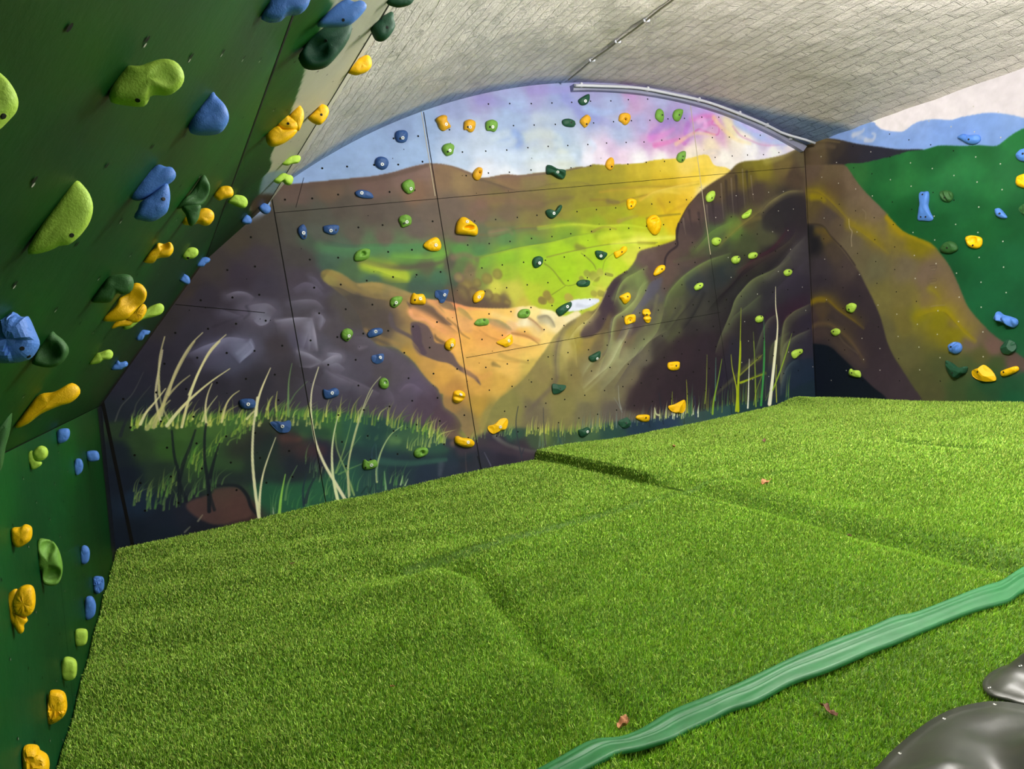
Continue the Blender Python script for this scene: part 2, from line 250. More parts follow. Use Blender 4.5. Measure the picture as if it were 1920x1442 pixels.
    for key, s, col, w, a in (('B4', '980,700 1040,680 1100,675 1160,700', '6a6472', 9, .6), ('B4', '1110,790 1200,765 1300,760 1350,810 1300,870 1240,900', '6d6878', 13, .6),
        ('B4', '1235,850 1245,870', 'a0a4b2', 12, .7), ('B4', '1180,860 1240,900 1290,860 1270,800', '7a7886', 9, .5), ('B4', '920,820 1000,830 1110,860', '54505e', 9, .6), ('B4', '1130,780 1150,830 1110,870', '15131a', 3, .6),
        ('B4', '1350,885 1450,870 1550,865 1620,870', '8a8692', 3.5, .7), ('B4', '1620,870 1640,980 1660,1110', '8a8692', 4, .7), ('B4', '1615,880 1590,990 1570,1100', '6a6672', 12, .5), ('B4', '1620,890 1560,990 1520,1080', '5e5a66', 10, .5), ('B4', '1600,900 1600,1100', '807c88', 3, .5),
        ('B4', '1500,1110 1620,1120 1690,1150', '6a6672', 5, .6), ('B4', '690,1135 800,1080 900,1050 1000,1010 1150,1030', '66637a', 7, .6), ('B4', '820,1080 1000,1060 1140,1040', '56546a', 14, .5),
        ('B4', '950,1180 1050,1130 1150,1070', '5d6076', 24, .55), ('B4', '1160,1030 1180,1090 1110,1160 1080,1200', '9a9cb0', 2.5, .7), ('B4', '1060,1130 1150,1050', '8a8ca0', 3, .5),
        ('B4', '1520,1110 1600,1140 1690,1195 1610,1235', '84808c', 5, .7), ('B4', '1540,1160 1620,1190', '5f5b66', 12, .6), ('B4', '1690,1195 1780,1150 1840,1150 1830,1180 1740,1200', '8a8690', 8, .6),
        ('B4', '1450,750 1550,730 1650,735 1700,790', '5e5966', 8, .6), ('B4', '1480,780 1600,770 1690,780', '4d4856', 14, .5), ('B4', '1640,830 1700,860 1680,950', '7c7884', 6, .6), ('B4', '1480,660 1560,620 1640,640 1700,690 1780,670', '5a5462', 9, .5),
        ('B4', '1600,550 1650,580 1700,650', '5a5462', 6, .5), ('B4', '1650,1010 1720,1080 1760,1150', '5e5a66', 12, .5), ('B4', '1740,1220 1800,1210 1860,1240', '6c6874', 10, .5), ('B4', '1720,1260 1800,1300 1920,1350', '66626e', 4, .6),
        ('B4', '1780,1250 1900,1320 1980,1400', '524d58', 18, .5), ('B5', '300,1010 350,1000', '8f8a98', 4, .7), ('B5', '60,1040 150,1060 160,1090 80,1110', '7c7886', 10, .6), ('B5', '0,770 30,800 0,860', '6c6878', 12, .6),
        ('B5', '90,1190 200,1230 330,1290 440,1350', '5a5560', 4, .7), ('B5', '260,930 360,940 480,1000 560,1050', '5a5462', 16, .5), ('B5', '600,1320 640,1290 700,1290 760,1330', '6a6070', 5, .5), ('B5', '560,1060 640,1140 700,1230 800,1330', '5c5260', 20, .45),
        ('B5', '800,1240 860,1330 900,1420', '4a3444', 10, .6), ('B5', '480,1300 540,1360 560,1440', '5a5562', 6, .5), ('B4', '880,930 960,900 1100,850', '1c1a22', 2.5, .6), ('B4', '620,700 700,640 850,600', '231f2a', 4, .5)):
        S(key, s, col, w, w * .6, a * .45, a * .25, soft=1.3, within=L)
    for key, s, col, w, sd, a in (('B4', '1340,885 1450,868 1550,862 1625,868', '8c8896', 20, -1, .75), ('B4', '1620,865 1645,980 1665,1115', '908c98', 16, -1, .8), ('B4', '1625,880 1590,980 1550,1110', '7a7684', 10, -1, .5), ('B4', '1605,880 1610,1000 1600,1110', '7a7684', 8, -1, .4),
        ('B4', '690,1135 800,1080 900,1045 1000,1010 1155,1030', '7c7a90', 16, -1, .75), ('B4', '1190,1105 1150,1140 1070,1205', '8e92a6', 30, -1, .65), ('B4', '1150,1030 1175,1070 1190,1105', '8a8ca0', 14, -1, .6), ('B4', '1500,1105 1600,1135 1695,1195', '8a8692', 10, -1, .75),
        ('B4', '1520,1230 1610,1235 1695,1195', '7c7884', 8, 1, .5), ('B4', '1690,1200 1780,1148 1845,1150', '908c98', 11, -1, .75), ('B4', '1440,745 1550,728 1650,735 1710,795', '76727e', 15, -1, .6), ('B4', '1470,650 1560,600 1640,620 1710,690', '625c6c', 18, -1, .6),
        ('B4', '970,695 1050,668 1130,676 1190,715', '7c7886', 10, -1, .65), ('B4', '1590,550 1650,570 1710,650', '5e5868', 18, -1, .5), ('B4', '1640,820 1705,860 1680,960', '807c8a', 12, -1, .6), ('B4', '1720,1250 1800,1300 1930,1355', '6c6874', 20, -1, .6),
        ('B4', '1740,1225 1810,1205 1870,1250', '7a7682', 10, -1, .6), ('B4', '930,800 1010,825 1110,860', '5c5866', 14, -1, .5), ('B4', '1180,880 1230,920 1290,900 1310,850', '8c8a98', 14, 1, .6), ('B4', '1130,780 1200,762 1290,760 1360,810', '77737f', 18, -1, .6),
        ('B5', '50,1045 150,1055 165,1095', '8c8896', 11, -1, .7), ('B5', '80,1190 200,1230 330,1290 450,1352', '66606c', 16, -1, .6), ('B5', '590,1345 640,1288 700,1282 775,1335', '6e6474', 14, -1, .5), ('B5', '0,770 40,800 10,860', '726e7c', 12, -1, .6),
        ('B5', '250,925 360,935 480,1000 570,1060', '645e6c', 24, -1, .45), ('B5', '470,1290 540,1350 560,1440', '5e5864', 16, -1, .45), ('B5', '680,1120 760,1200 820,1270 900,1360', '6a5c6c', 22, -1, .4), ('C1', '1330,230 1500,300 1700,400', '48444e', 18, -1, .4)):
        c.fold(q(key, s), col, w, sd, a, L)
    # ochre ridge running down into the valley
    rid = q('B5', '10,440 70,420 160,450 250,510 300,525 400,515 500,530 600,565 700,605 800,640 880,650 1000,670 1100,700 1180,708 1300,712 1420,712 1500,700 1600,695 1650,715 1740,730 1830,770') + \
        q('P', '1090,590 1090,700 1000,790 900,830 865,805') + q('C2', '960,570 920,500 840,440 830,360') + q('B5', '900,1350 880,1310 820,1260 760,1190 700,1110 600,1030 540,1000 430,980 330,880 300,780 200,640 100,560 20,500')
    rk = """605,512,6a6038 620,520,8f8348 650,535,857446 700,540,94804a 750,556,9a8050 780,562,b08a54 700,562,6a5c44 660,565,4f463c 640,600,463f3c 680,600,5a4c3c 720,600,54463f 700,630,6a5a44 745,645,8f7a4c
    720,655,6a5c46 760,670,a8863f 780,700,a88446 800,690,b48c4c 830,700,c99a4d 850,730,b18548 840,765,8f7145 865,790,7c6a48 900,760,a8883f 900,720,c99c4f 880,690,d8a95a 940,720,c9a150 950,690,e0b562
    1000,660,e7c26a 1000,690,c4ac5a 1030,640,efcf7c 980,630,efc068 940,620,e6a95c 900,620,e3a65c 870,640,e6ad5a 870,605,dca468 840,590,e3a66a 820,570,c98f62 850,572,d98f5a 900,590,ecb860
    950,590,ecc068 1000,590,f2d890 1030,588,f6e6b4 1070,590,f0e0b0 1050,610,eed8a0 1010,612,efcf88 960,612,eac088 980,598,f4e0b0 920,780,8a8048 960,750,94884a 1000,720,8c8448"""
    c.warp(0.05, 0.15, 41); R = c.mask(rid, .005); c.blend(R, c.field(rk, 2.2, .02))
    c.blend(c.mask(q('B5', '60,560 250,600 400,640 540,650 520,760 560,900 480,1000 300,940 100,800 0,650'), .05) * R, hexc('4c423b'), .75)
    S('B5', '30,440 120,470 220,540 330,600 500,640 640,650', '8a7440', 5, 3, .5, .3, within=R); S('B5', '300,530 400,530 520,560 650,600 800,650', 'a89058', 5, 3, .5, .5, within=R)
    for s, col, a in (('650,660 690,680 790,685 860,700 900,740 940,790 990,835 960,840 900,820 830,780 740,760 690,740 665,700', '5d4d42', .9),
        ('680,830 700,815 740,815 800,840 830,880 850,920 860,960 890,975 940,985 960,1020 1000,1060 1040,1130 1080,1160 1130,1190 1180,1230 1205,1290 1150,1240 1050,1185 970,1130 880,1110 800,1080 740,1060 700,1000 685,920', '5a4a4c', .9),
        ('690,840 740,840 760,900 770,980 800,1050 760,1060 710,1000 690,920', '4d3c48', .8), ('520,740 545,760 560,830 600,870 680,910 700,945 640,925 560,880 515,820', '54484c', .85),
        ('890,660 960,660 1000,690 1020,730 960,720 910,700', '6e6048', .8), ('1040,690 1090,730 1145,800 1090,770 1040,730', '8a7c50', .8), ('1250,790 1330,800 1400,840 1440,880 1360,860 1280,830', '8a8460', .75),
        ('860,900 880,930 930,960 960,985 900,970 860,940', '6a543c', .85), ('760,660 820,665 900,700 940,760 880,720 820,700', '7a6848', .6)):
        c.blend(c.mask(q('B5', s), .005) * R, hexc(col), a)
    S('B5', '690,735 760,765 830,795 900,850 960,900 1040,950', 'e8a26c', 9, 6, .8, .4, within=R); S('B5', '680,740 690,770 720,790 800,800 850,850', 'e8a878', 4, 3, .8, .6, within=R)
    S('B5', '820,660 860,690 900,740 960,780 1040,850 1060,880', 'e0a468', 5, 3, .8, .6, within=R); S('B5', '960,790 1020,840 1060,900 1120,940', '8a6a40', 3, 1.5, .7, .5, within=R)
    S('B5', '1020,690 1080,700 1150,710 1250,720', 'e89868', 5, 3, .8, .4, within=R); S('B5', '1050,740 1150,760 1300,760 1500,800', 'f2c068', 8, 5, .6, .4, within=R)
    S('B5', '1300,830 1400,880 1500,910 1640,950', 'e0a06c', 8, 4, .6, .5, within=R); S('B5', '1440,900 1560,930 1640,980', 'a87c48', 2.5, 1.5, .7, .5, within=R); S('B5', '1560,780 1620,820 1680,880', 'a07850', 2.5, 1.5, .6, .4, within=R)
    S('B5', '1200,880 1300,940 1400,970', 'c89050', 2.5, 1.5, .6, .3, within=R); S('B5', '1640,780 1700,770 1740,800 1760,850', '9a9074', 4, 2, .7, .3, within=R); S('B5', '1660,800 1720,810 1750,840', 'a8a088', 9, 5, .6, .4, within=R)
    S('B5', '1500,820 1600,830 1640,870', 'f8ecc8', 8, 5, .7, .3, within=R); S('B5', '1300,760 1400,790 1480,800', 'f4dc98', 7, 4, .5, within=R); S('B5', '1300,1130 1350,1150', '6a5c38', 5, 2, .6, .4, within=R)
    S('B5', '1350,1060 1420,1090 1560,1120', '9a8448', 5, 3, .5, .4, within=R); S('B5', '1140,1060 1300,1100 1500,1120', 'c89c50', 3, 2, .5, .3, within=R); S('B5', '1100,1180 1200,1230 1280,1200', 'd89c5c', 9, 5, .4, .3, within=R)
    S('B5', '430,990 540,1050 640,1130 740,1230', 'a8863c', 7, 6, .5, .4, within=R); S('B5', '340,880 450,930 560,970 660,1010', '9a7c48', 5, 3, .5, .3, within=R)
    for s, col, w, sd, a in (('680,740 770,770 850,830 950,870 1050,900', 'eeb070', 14, 1, .6), ('860,700 920,745 980,800 1045,850 1070,900', 'f0b870', 12, 1, .6), ('1040,900 960,835 890,770 800,700', '6a4c34', 9, 1, .5), ('560,880 660,930 720,990 760,1050', 'a08450', 18, -1, .5),
        ('700,1000 760,1060 880,1110 970,1130 1060,1190 1180,1250', 'd0a058', 14, -1, .6), ('1030,700 1100,740 1145,800', '9a8450', 12, -1, .6), ('1270,800 1340,800 1410,840 1450,880', 'a09464', 14, -1, .6), ('1160,720 1300,740 1420,790 1520,850', 'f2c878', 18, 1, .5),
        ('1120,860 1260,920 1400,960 1540,1000 1660,985', 'c08c4c', 12, -1, .5), ('1440,895 1560,925 1650,985', '9a6c3c', 8, 1, .55), ('1630,780 1700,765 1745,810 1765,855', '8c8264', 9, -1, .7), ('1560,780 1620,820 1680,890', '946848', 10, -1, .5), ('1080,1060 1250,1090 1480,1110', 'e4b868', 18, 1, .4),
        ('300,620 420,640 560,640', '8a7848', 16, 1, .4), ('40,540 150,560 260,610 420,640', '3f3a34', 26, -1, .5), ('900,920 960,960 1000,1020 1060,1120', 'e8b468', 16, 1, .5)):
        c.fold(q('B5', s), col, w, sd, a, R)
    # shaded hillside on the right
    hr = q('P', '1545,150') + q('B3', '640,380 600,400 520,435 400,462 270,480 200,540 120,590 50,640 0,690') + \
        q('B2', '1640,860 1570,935 1530,1000 1490,1080 1472,1130 1475,1185 1440,1210 1350,1240 1250,1265 1190,1290 1165,1350 1130,1400') + \
        q('B6', '690,440 610,490 570,540 545,580 500,680 450,730 400,735 330,780 250,830 200,880 150,930 100,1010') + q('C2', '1470,130 1380,250 1290,330 1200,400 1150,480 1130,540') + q('P', '905,830 960,830 1560,800')
    hk = """1340,360,544430 1370,340,5a4a30 1400,330,665a24 1430,315,7a6f28 1470,310,6b5c34 1490,330,4a3c2f 1420,360,4a3d33 1380,380,3f3433 1340,400,45393a 1300,400,5a463f 1300,430,4a3b39 1290,460,56453f
    1340,440,4a5a38 1380,425,5a7034 1400,410,50492f 1440,390,4f4534 1480,385,2f2a2c 1500,400,2d272a 1480,430,30282e 1460,420,3a342f 1440,440,4a4a34 1400,460,43492e 1350,470,3f4430 1300,480,4a4034
    1250,480,5c4840 1210,480,64504a 1220,510,5d4a44 1250,520,5f4e40 1180,520,5f6440 1200,530,6f7a4a 1160,540,3f3334 1170,560,7f8a50 1150,570,3d2c34 1190,560,777850 1230,550,55504c 1220,580,5a5647
    1270,540,4c5034 1300,530,34363a 1350,520,2d3030 1400,500,333228 1450,480,2a2529 1350,560,32302c 1300,580,3c3a32 1270,580,525238 1260,620,4a4a34 1300,620,322c2c 1350,610,322c2c 1400,560,3a3b34
    1450,550,2c2a2e 1500,480,3a3538 1490,540,2e2932 1400,620,2c2629 1440,620,2c2630 1480,600,2a232b 1460,660,3b3a2c 1420,660,2e292c 1370,660,2a2630 1320,660,2e2630 1280,660,3a2c30 1240,660,3a322e
    1200,640,5f5c44 1160,620,5c4c38 1130,600,5f5038 1100,610,a39455 1080,640,94863e 1100,640,8d7b45 1120,660,6f6244 1060,650,b0a060 1040,680,948a50 1080,700,7d7144 1050,720,7a7040 1020,700,86794a
    1000,730,857a48 960,765,7f7a45 1000,770,6a6148 1060,760,7b7545 1100,740,837b4c 1100,700,7d724c 1140,690,857d58 1160,660,8c8a62 1180,630,6a5f44 1200,670,66604c 1180,700,71694c 1150,730,6e6749
    1200,740,473a34 1220,700,3d3330 1250,740,30242b 1300,720,292029 1350,720,25202c 1400,720,2a2a2a 1450,710,2a2d34 1490,700,252a38 1510,720,1c2838 1500,650,2b2832 1510,600,2b2530 1515,560,2e2830
    1510,300,5a5038 1530,350,5a4c3a 1100,770,6a6448 1150,775,5c5448"""
    c.warp(0.04, 0.16, 51); G = c.mask(hr, .006); c.blend(G, c.field(hk, 2.2, .02))
    for key, s, col, a, sf in (('B6', '560,600 600,530 630,510 640,560 600,680 560,760 500,880 420,930 350,920 400,820 480,740', '40303a', .85, .008),
        ('C3', '1000,-40 940,60 870,120 790,180 740,250 690,330 640,420 640,470 1150,460 1200,350 1250,200 1320,-40', '2e2228', .75, .02),
        ('B6', '970,480 900,510 860,570 820,650 790,720 840,690 900,620 950,560', '55525e', .8, .01), ('B6', '900,690 860,720 780,790 710,860 690,940 740,920 820,850 880,780', '4a3a42', .7, .012),
        ('B6', '1400,380 1560,370 1500,480 1420,520 1390,450', '2a3234', .6, .02), ('B3', '400,800 430,740 520,680 620,665 640,720 600,820 540,860 480,880 410,870', '2b272a', .7, .02),
        ('B6', '990,420 1090,350 1240,330 1180,420 1080,500 980,620 960,540', '5f4c46', .5, .02), ('B7', '90,1320 90,1230 110,1120 160,1050 230,1040 330,1060 330,1330', '1c2836', .8, .01)):
        c.blend(c.mask(q(key, s), sf) * G, hexc(col), a)
    for key, s, col, w, a in (('B6', '985,690 1010,600 1100,490 1220,400 1340,340 1480,300', '6d8044', 4, .8), ('B6', '1000,700 1030,600 1120,510 1240,420', '55603a', 10, .5), ('B6', '580,900 595,800 660,740 740,680 800,600 840,520', '8f9a5a', 3.5, .8),
        ('B6', '600,640 640,560 690,490 760,450 850,400', '7d8f50', 6, .7), ('B6', '640,700 690,600 740,520 820,440', '6c7c48', 12, .5), ('B6', '780,610 800,560 860,510', '8c9a64', 3, .6), ('B6', '545,580 520,640 480,720 440,770', 'f0e8a0', 2.2, .9),
        ('B6', '480,740 420,800 330,860 260,960 240,1080 250,1250', 'a8a060', 8, .5), ('B6', '300,800 230,870 190,980 175,1100 180,1220 150,1290 60,1380 0,1440', '5c5050', 7, .75), ('C3', '170,0 150,100 150,240 110,330 20,420 -40,480', '574a48', 9, .6),
        ('B6', '340,930 310,1030 330,1150', 'a49858', 4, .5), ('B6', '730,850 700,930 650,1000 610,1080 560,1160 480,1220 380,1310', '9a9c70', 6, .6), ('C3', '590,0 580,60 520,160 440,260 350,340', 'a4aa7c', 5, .7),
        ('B6', '500,1070 430,1130 370,1220', '94986c', 5, .6), ('B6', '550,900 540,1000 480,1080 400,1180', '8c945a', 7, .5), ('B6', '960,700 940,800 880,900 820,980 740,1080', '62603c', 9, .6), ('B6', '930,620 900,740 840,850', '848650', 5, .6),
        ('B6', '700,860 690,950 660,1000', 'a88c50', 4, .6), ('B6', '600,800 580,880 570,1000 520,1060', '5c5864', 6, .6), ('B6', '1080,960 960,1080 850,1200 780,1300 700,1420', '2c2026', 9, .7), ('B6', '1000,900 900,1000 850,1100 760,1200', '544e48', 7, .5),
        ('B6', '1640,370 1560,440 1500,520 1400,620', '1f191c', 6, .8), ('B6', '1920,240 1850,290 1700,380 1560,480 1450,590 1380,690', '231a22', 11, .7), ('B6', '1920,330 1800,420 1650,490 1560,580 1510,650 1480,740 1430,860 1390,960 1370,1040', '606842', 3.2, .75),
        ('B6', '1700,620 1600,700 1500,780 1440,880', '4d5238', 2.5, .7), ('B6', '1280,600 1240,700 1180,800 1130,860', '262024', 6, .6), ('B6', '1240,590 1160,690 1080,790', '2a2426', 4, .6), ('B6', '1100,700 1020,820 900,960', '2c2828', 5, .5),
        ('B6', '1700,1080 1600,1150 1500,1240 1380,1350 1330,1420', '84883a', 6, .7), ('B6', '1740,1200 1650,1230 1560,1280', '808c22', 4, .8), ('B6', '1830,760 1760,800 1710,900 1680,990', '4d503c', 3, .7), ('B6', '1920,900 1800,980 1770,1080', '454a34', 3, .6),
        ('B6', '1480,160 1400,230 1300,290 1180,330 1060,360', '5c7a3e', 10, .45), ('B6', '1480,80 1400,130 1340,200 1230,280', '66843e', 9, .5), ('B6', '1700,30 1600,70 1480,170', '8a7a3c', 6, .5), ('B3', '340,440 320,520 310,620', '78702c', 10, .4),
        ('B7', '90,1000 95,900 120,760 180,700 250,665 310,640', '6a6c44', 4, .7), ('B7', '90,1200 95,1050 120,930 200,870 300,830', '66684a', 4, .7), ('B7', '90,1300 100,1180 150,1080 200,1040', '4a5450', 3, .7), ('B7', '120,980 140,820 200,740 300,690', '4c4c38', 9, .5),
        ('B7', '0,760 80,690 200,620 290,590', '331c2c', 15, .7), ('B7', '0,460 80,370 170,260 260,170', '55504a', 10, .5), ('B7', '0,620 60,540 160,440 260,340', '38303c', 16, .4), ('B3', '390,760 440,710 520,660 570,645 640,645', '6f6844', 7, .7),
        ('B3', '260,1110 360,1030 450,980 520,900 545,860', '40202c', 6, .7), ('B3', '0,990 60,930 120,870 220,830', '62803e', 10, .6), ('B3', '150,960 250,870 340,800 400,760', '7a7034', 6, .5), ('B3', '200,1110 330,1060 460,1000 560,940', '4c4a34', 12, .4),
        ('B3', '420,470 520,440 600,400', 'd4cc90', 9, .5), ('B3', '300,490 400,480 520,455', '8a8430', 9, .5)):
        S(key, s, col, w, w * .5, a * .55, a * .25, soft=1.2, within=G)
    for x, y0, y1, l in ((1310, 400, 430, 0), (1325, 385, 430, 1), (1336, 380, 425, 0), (1352, 345, 410, 1), (1361, 340, 405, 0), (1371, 335, 405, 1), (1380, 330, 400, 0), (1392, 318, 390, 1), (1400, 322, 380, 0), (1408, 330, 375, 1), (1281, 410, 440, 1), (1292, 395, 425, 0)):
        S('P', f'{x},{y0} {x+2},{(y0+y1)/2} {x+5},{y1}', '8a7c6c' if l else '2f2628', 2.4 if l else 4, 1.2, .5, .2, soft=1., within=G)
    S('B2', '1640,860 1570,935 1530,1000 1490,1080 1472,1130 1475,1185', '3a2a28', 2, 2, .7); S('B6', '1090,80 1075,180 1080,240 1020,290 990,340 985,400', '2b1f26', 3, 2.5, .8); S('B6', '700,440 620,490 580,540', '4a3a38', 3, 2, .6)
    for key, s, col, w, sd, a in (('B6', '1480,300 1340,340 1220,400 1100,490 1010,600 985,690', '74864a', 15, 1, .75), ('B6', '985,690 960,800 920,900 830,1000 740,1090', '7c8450', 16, -1, .6), ('B6', '1480,300 1340,340 1220,400 1100,490 1010,600 985,690', '4a3d3c', 18, -1, .5),
        ('B6', '860,395 760,450 690,490 640,560 600,690', '8c9a58', 14, 1, .8), ('B6', '840,495 800,560 760,650 680,730 610,780 590,860 575,960 540,1060 480,1130', 'a2ac6c', 11, 1, .75), ('B6', '970,475 880,520 840,600 790,680 720,780 660,880 620,960', '5e5a6a', 15, 1, .7),
        ('B6', '1000,880 870,960 800,1040 700,1120 600,1240 500,1340', '9a9c74', 18, -1, .55), ('B6', '730,850 690,930 640,1010 600,1090 560,1150 480,1220 370,1320', 'b4b488', 12, -1, .75), ('B6', '740,860 700,940 660,1020 640,1100', '6a5848', 12, 1, .6), ('B6', '820,990 760,1080 690,1180 600,1320', '504844', 16, 1, .6),
        ('B6', '1640,370 1560,440 1500,520 1400,620 1300,740', '1c171a', 14, 1, .7), ('B6', '1640,370 1560,440 1500,520 1400,620', '4c4a38', 12, -1, .6), ('B6', '1930,330 1800,420 1650,490 1560,580 1510,650 1480,740 1430,860 1390,960 1360,1060', '6e764a', 18, 1, .8), ('B6', '1930,330 1800,420 1650,490 1560,580 1510,650 1480,740 1430,860 1390,960 1360,1060', '1f1920', 22, -1, .65),
        ('B6', '1920,230 1850,285 1700,375 1560,475 1450,590 1380,690', '211821', 16, -1, .7), ('B6', '1720,600 1600,700 1500,780 1440,890', '545a3e', 12, 1, .7), ('B6', '1840,750 1760,800 1710,900 1680,990 1640,1110', '565c42', 14, 1, .7), ('B6', '1930,880 1800,970 1770,1080 1760,1200', '4c523c', 12, 1, .6),
        ('B6', '1290,590 1240,700 1180,800 1120,880', '242023', 10, -1, .7), ('B6', '1230,590 1170,680 1080,790 1000,900', '2e292a', 12, 1, .5), ('B6', '1180,560 1100,650 1040,760 980,880', '4c4c3c', 14, 1, .5), ('B6', '500,1050 430,1130 370,1215', '9c9c70', 12, -1, .6),
        ('B6', '480,1230 520,1120 560,1000 570,900', '6c6450', 12, -1, .4), ('B6', '240,850 190,980 175,1100 180,1230', 'a29a5c', 14, 1, .5), ('B6', '340,800 300,900 320,1010 330,1160', 'b0a460', 12, -1, .5), ('B6', '480,720 420,790 330,860 260,960', 'd8cc84', 14, 1, .5), ('B6', '860,1200 780,1300 700,1440', '3a2c30', 18, -1, .5),
        ('B3', '0,1000 60,930 120,870 230,820', '6c863e', 16, -1, .55), ('B3', '230,1100 330,1060 460,1000 560,930 600,860', '4e4c36', 18, -1, .5), ('B3', '250,1120 360,1030 450,980 520,900 550,850', '431e2c', 12, -1, .7), ('B3', '150,970 250,870 340,800 410,745', '877c3c', 18, 1, .55), ('B3', '390,770 440,712 520,660 570,643 640,643', '7c744a', 10, -1, .75), ('B3', '400,820 440,760 520,700 600,680 640,680', '2b272b', 40, -1, .7),
        ('B7', '312,640 250,665 180,700 120,760 95,900 88,1010 85,1200', '6e7048', 16, 1, .75), ('B7', '312,640 250,665 180,700 120,760 90,830', '351b2b', 24, -1, .7), ('B7', '305,825 200,868 120,930 95,1050 88,1250', '6c6e4e', 14, 1, .7), ('B7', '305,825 200,868 120,930', '2e242c', 16, -1, .5), ('B7', '220,1035 150,1078 102,1180 90,1310', '4c5856', 10, 1, .6),
        ('B7', '270,160 170,260 80,370 0,470', '5a554c', 22, 1, .55), ('B7', '280,330 160,440 60,540 0,640', '403844', 26, 1, .5)):
        c.fold(q(key, s), col, w, sd, a, G)
    for key, s, col, w, sd, a in (('B2', '0,1330 150,1290 330,1250 520,1220 720,1170 900,1140 1000,1130', 'b0d034', 14, -1, .6), ('B2', '0,1325 150,1285 330,1245 520,1215 720,1165', '5c8040', 12, 1, .45), ('B2', '440,1110 700,1080 900,1090 1100,1085 1300,1120', 'c2d03c', 12, -1, .5), ('B2', '0,1165 280,1120 440,1108 560,1090', '588048', 14, -1, .45),
        ('B2', '380,830 520,790 620,780 750,770 860,800', '948a36', 14, -1, .4), ('B2', '880,840 1100,812 1300,800 1500,800 1650,770', 'cdb03c', 12, -1, .45), ('B2', '880,845 1100,817 1300,805 1500,805', '98843a', 8, 1, .4), ('B2', '1200,905 1300,840 1450,800 1650,755', 'f0d870', 14, -1, .5), ('B2', '0,738 100,768 250,818 340,832', 'a08454', 16, 1, .4), ('B2', '0,742 100,772 250,822', '604e3c', 18, -1, .4),
        ('B2', '620,1000 800,960 1000,950 1200,960', '9cae2c', 18, -1, .4), ('B2', '1000,1240 1150,1212 1350,1192 1470,1182', 'e8e870', 12, 1, .5), ('B2', '500,1335 760,1275 1000,1235 1330,1225', 'b4d438', 14, -1, .5), ('B5', '540,325 800,340 980,295', '78ac40', 12, 1, .6), ('B5', '300,365 450,405 650,415 850,388 980,345', '544c3c', 12, 1, .6), ('B5', '320,395 450,435 560,472 660,500', 'b8c440', 16, 1, .7),
        ('B5', '0,180 200,230 400,225 700,225 950,220', '6a5c4c', 16, 1, .4), ('B5', '0,240 200,262 400,255 700,250 900,250', '4f8450', 16, -1, .5), ('B5', '460,520 600,525 760,520 940,500', '3c5c48', 18, -1, .5), ('B5', '1000,580 1050,650 1150,700 1400,712', '5c4436', 14, 1, .5), ('B6', '560,460 480,480 440,540 540,560', 'dce070', 14, -1, .4),
        ('P', '510,348 600,342 660,336 720,328 760,316 800,308', '56443a', 14, -1, .45), ('P', '800,308 830,309 860,316 900,332', '8c6c4c', 12, -1, .4)):
        c.fold(q(key, s), col, w, sd, a, H)
    # foreground meadow
    mead = q('P', '150,800 200,793 220,790 300,780 400,775 500,775 560,767 620,772 680,777 740,787 800,802 840,822 866,832 890,822 915,815 960,803 1010,804 1060,807 1100,800 1150,792 1200,787 1300,772 1370,757 1450,747 1560,735 1560,1100 150,1100')
    mk = """230,800,22331f 260,830,24391e 300,800,2e4a22 350,800,345222 400,790,3c5a28 450,800,3a5a2a 500,790,35522a 560,790,3f6034 620,800,335a30 320,840,2c4a1e 380,850,2c4a22 430,860,294224 500,830,1e2a26
    540,825,2a2426 600,850,232030 560,870,1c2129 480,870,1f2c24 420,900,1f3022 300,890,1f2e22 260,940,152230 300,970,141b26 350,960,191c26 380,990,161820 300,1000,121a24 250,1000,0f1720
    230,900,111822 220,850,141c22 500,930,1f4a30 550,930,225034 600,920,255236 650,900,224a3a 700,900,223c38 700,820,1f3f38 660,800,28503a 720,850,1f3a38 760,810,2a4a38 780,830,365536 820,840,2a4a3a 850,870,232c38
    800,890,1f2b38 750,880,1f3036 870,860,26272f 900,845,2a2a34 950,850,27232e 930,832,2f2a38 980,842,352c34 1000,825,3a4a34 1050,815,3a4f34 1020,812,5a6a34 1100,812,3f5a3a 1150,800,27443a 1200,792,1f3340
    1250,778,25384a 1300,775,344a44 1350,760,2c4844 1400,752,1f3a38 1450,742,1c2c34 1500,735,1a2830 890,825,2c4434 960,812,2e4a3a 460,960,352522"""
    c.warp(0.05, 0.12, 61); M = c.mask(mead, .012); c.blend(M, c.field(mk, 2.2, .02))
    c.blend(c.mask(q('C1', '620,1090 780,1030 800,1000 880,985 960,990 1010,1050 1040,1130 1050,1180 960,1210 800,1240 640,1160'), .006) * M, hexc('4a342e'), .85)
    S('C1', '780,985 860,972 960,980 1020,1040 1050,1120 1100,1180', '12161c', 4, 5, .9, soft=.8); S('C1', '1280,640 1370,660', '5c3a30', 12, 6, .6, soft=1.4); S('C1', '1400,740 1520,740', '4a2e2a', 16, 10, .5, soft=1.4)
    S('C1', '960,720 1080,620 1200,570 1330,600', '241e22', 22, 14, .6, soft=1.4); S('C1', '820,940 1100,920 1300,930 1500,905', '1c2226', 12, 8, .6, soft=1.4); S('C1', '1340,560 1440,600 1560,620', '203c2c', 14, 8, .7, soft=1.4)
    S('C2', '230,750 380,790 600,800 850,790 1000,780', '1c2c34', 14, 10, .6, soft=1.4); S('C2', '400,810 600,825 850,800', '2e5444', 7, 4, .7, soft=1.2); S('C2', '480,680 640,640 720,690', '3c5c3c', 14, 10, .7, soft=1.4); S('C2', '490,665 530,675', '5c7a48', 9, 6, .6, soft=1.4)
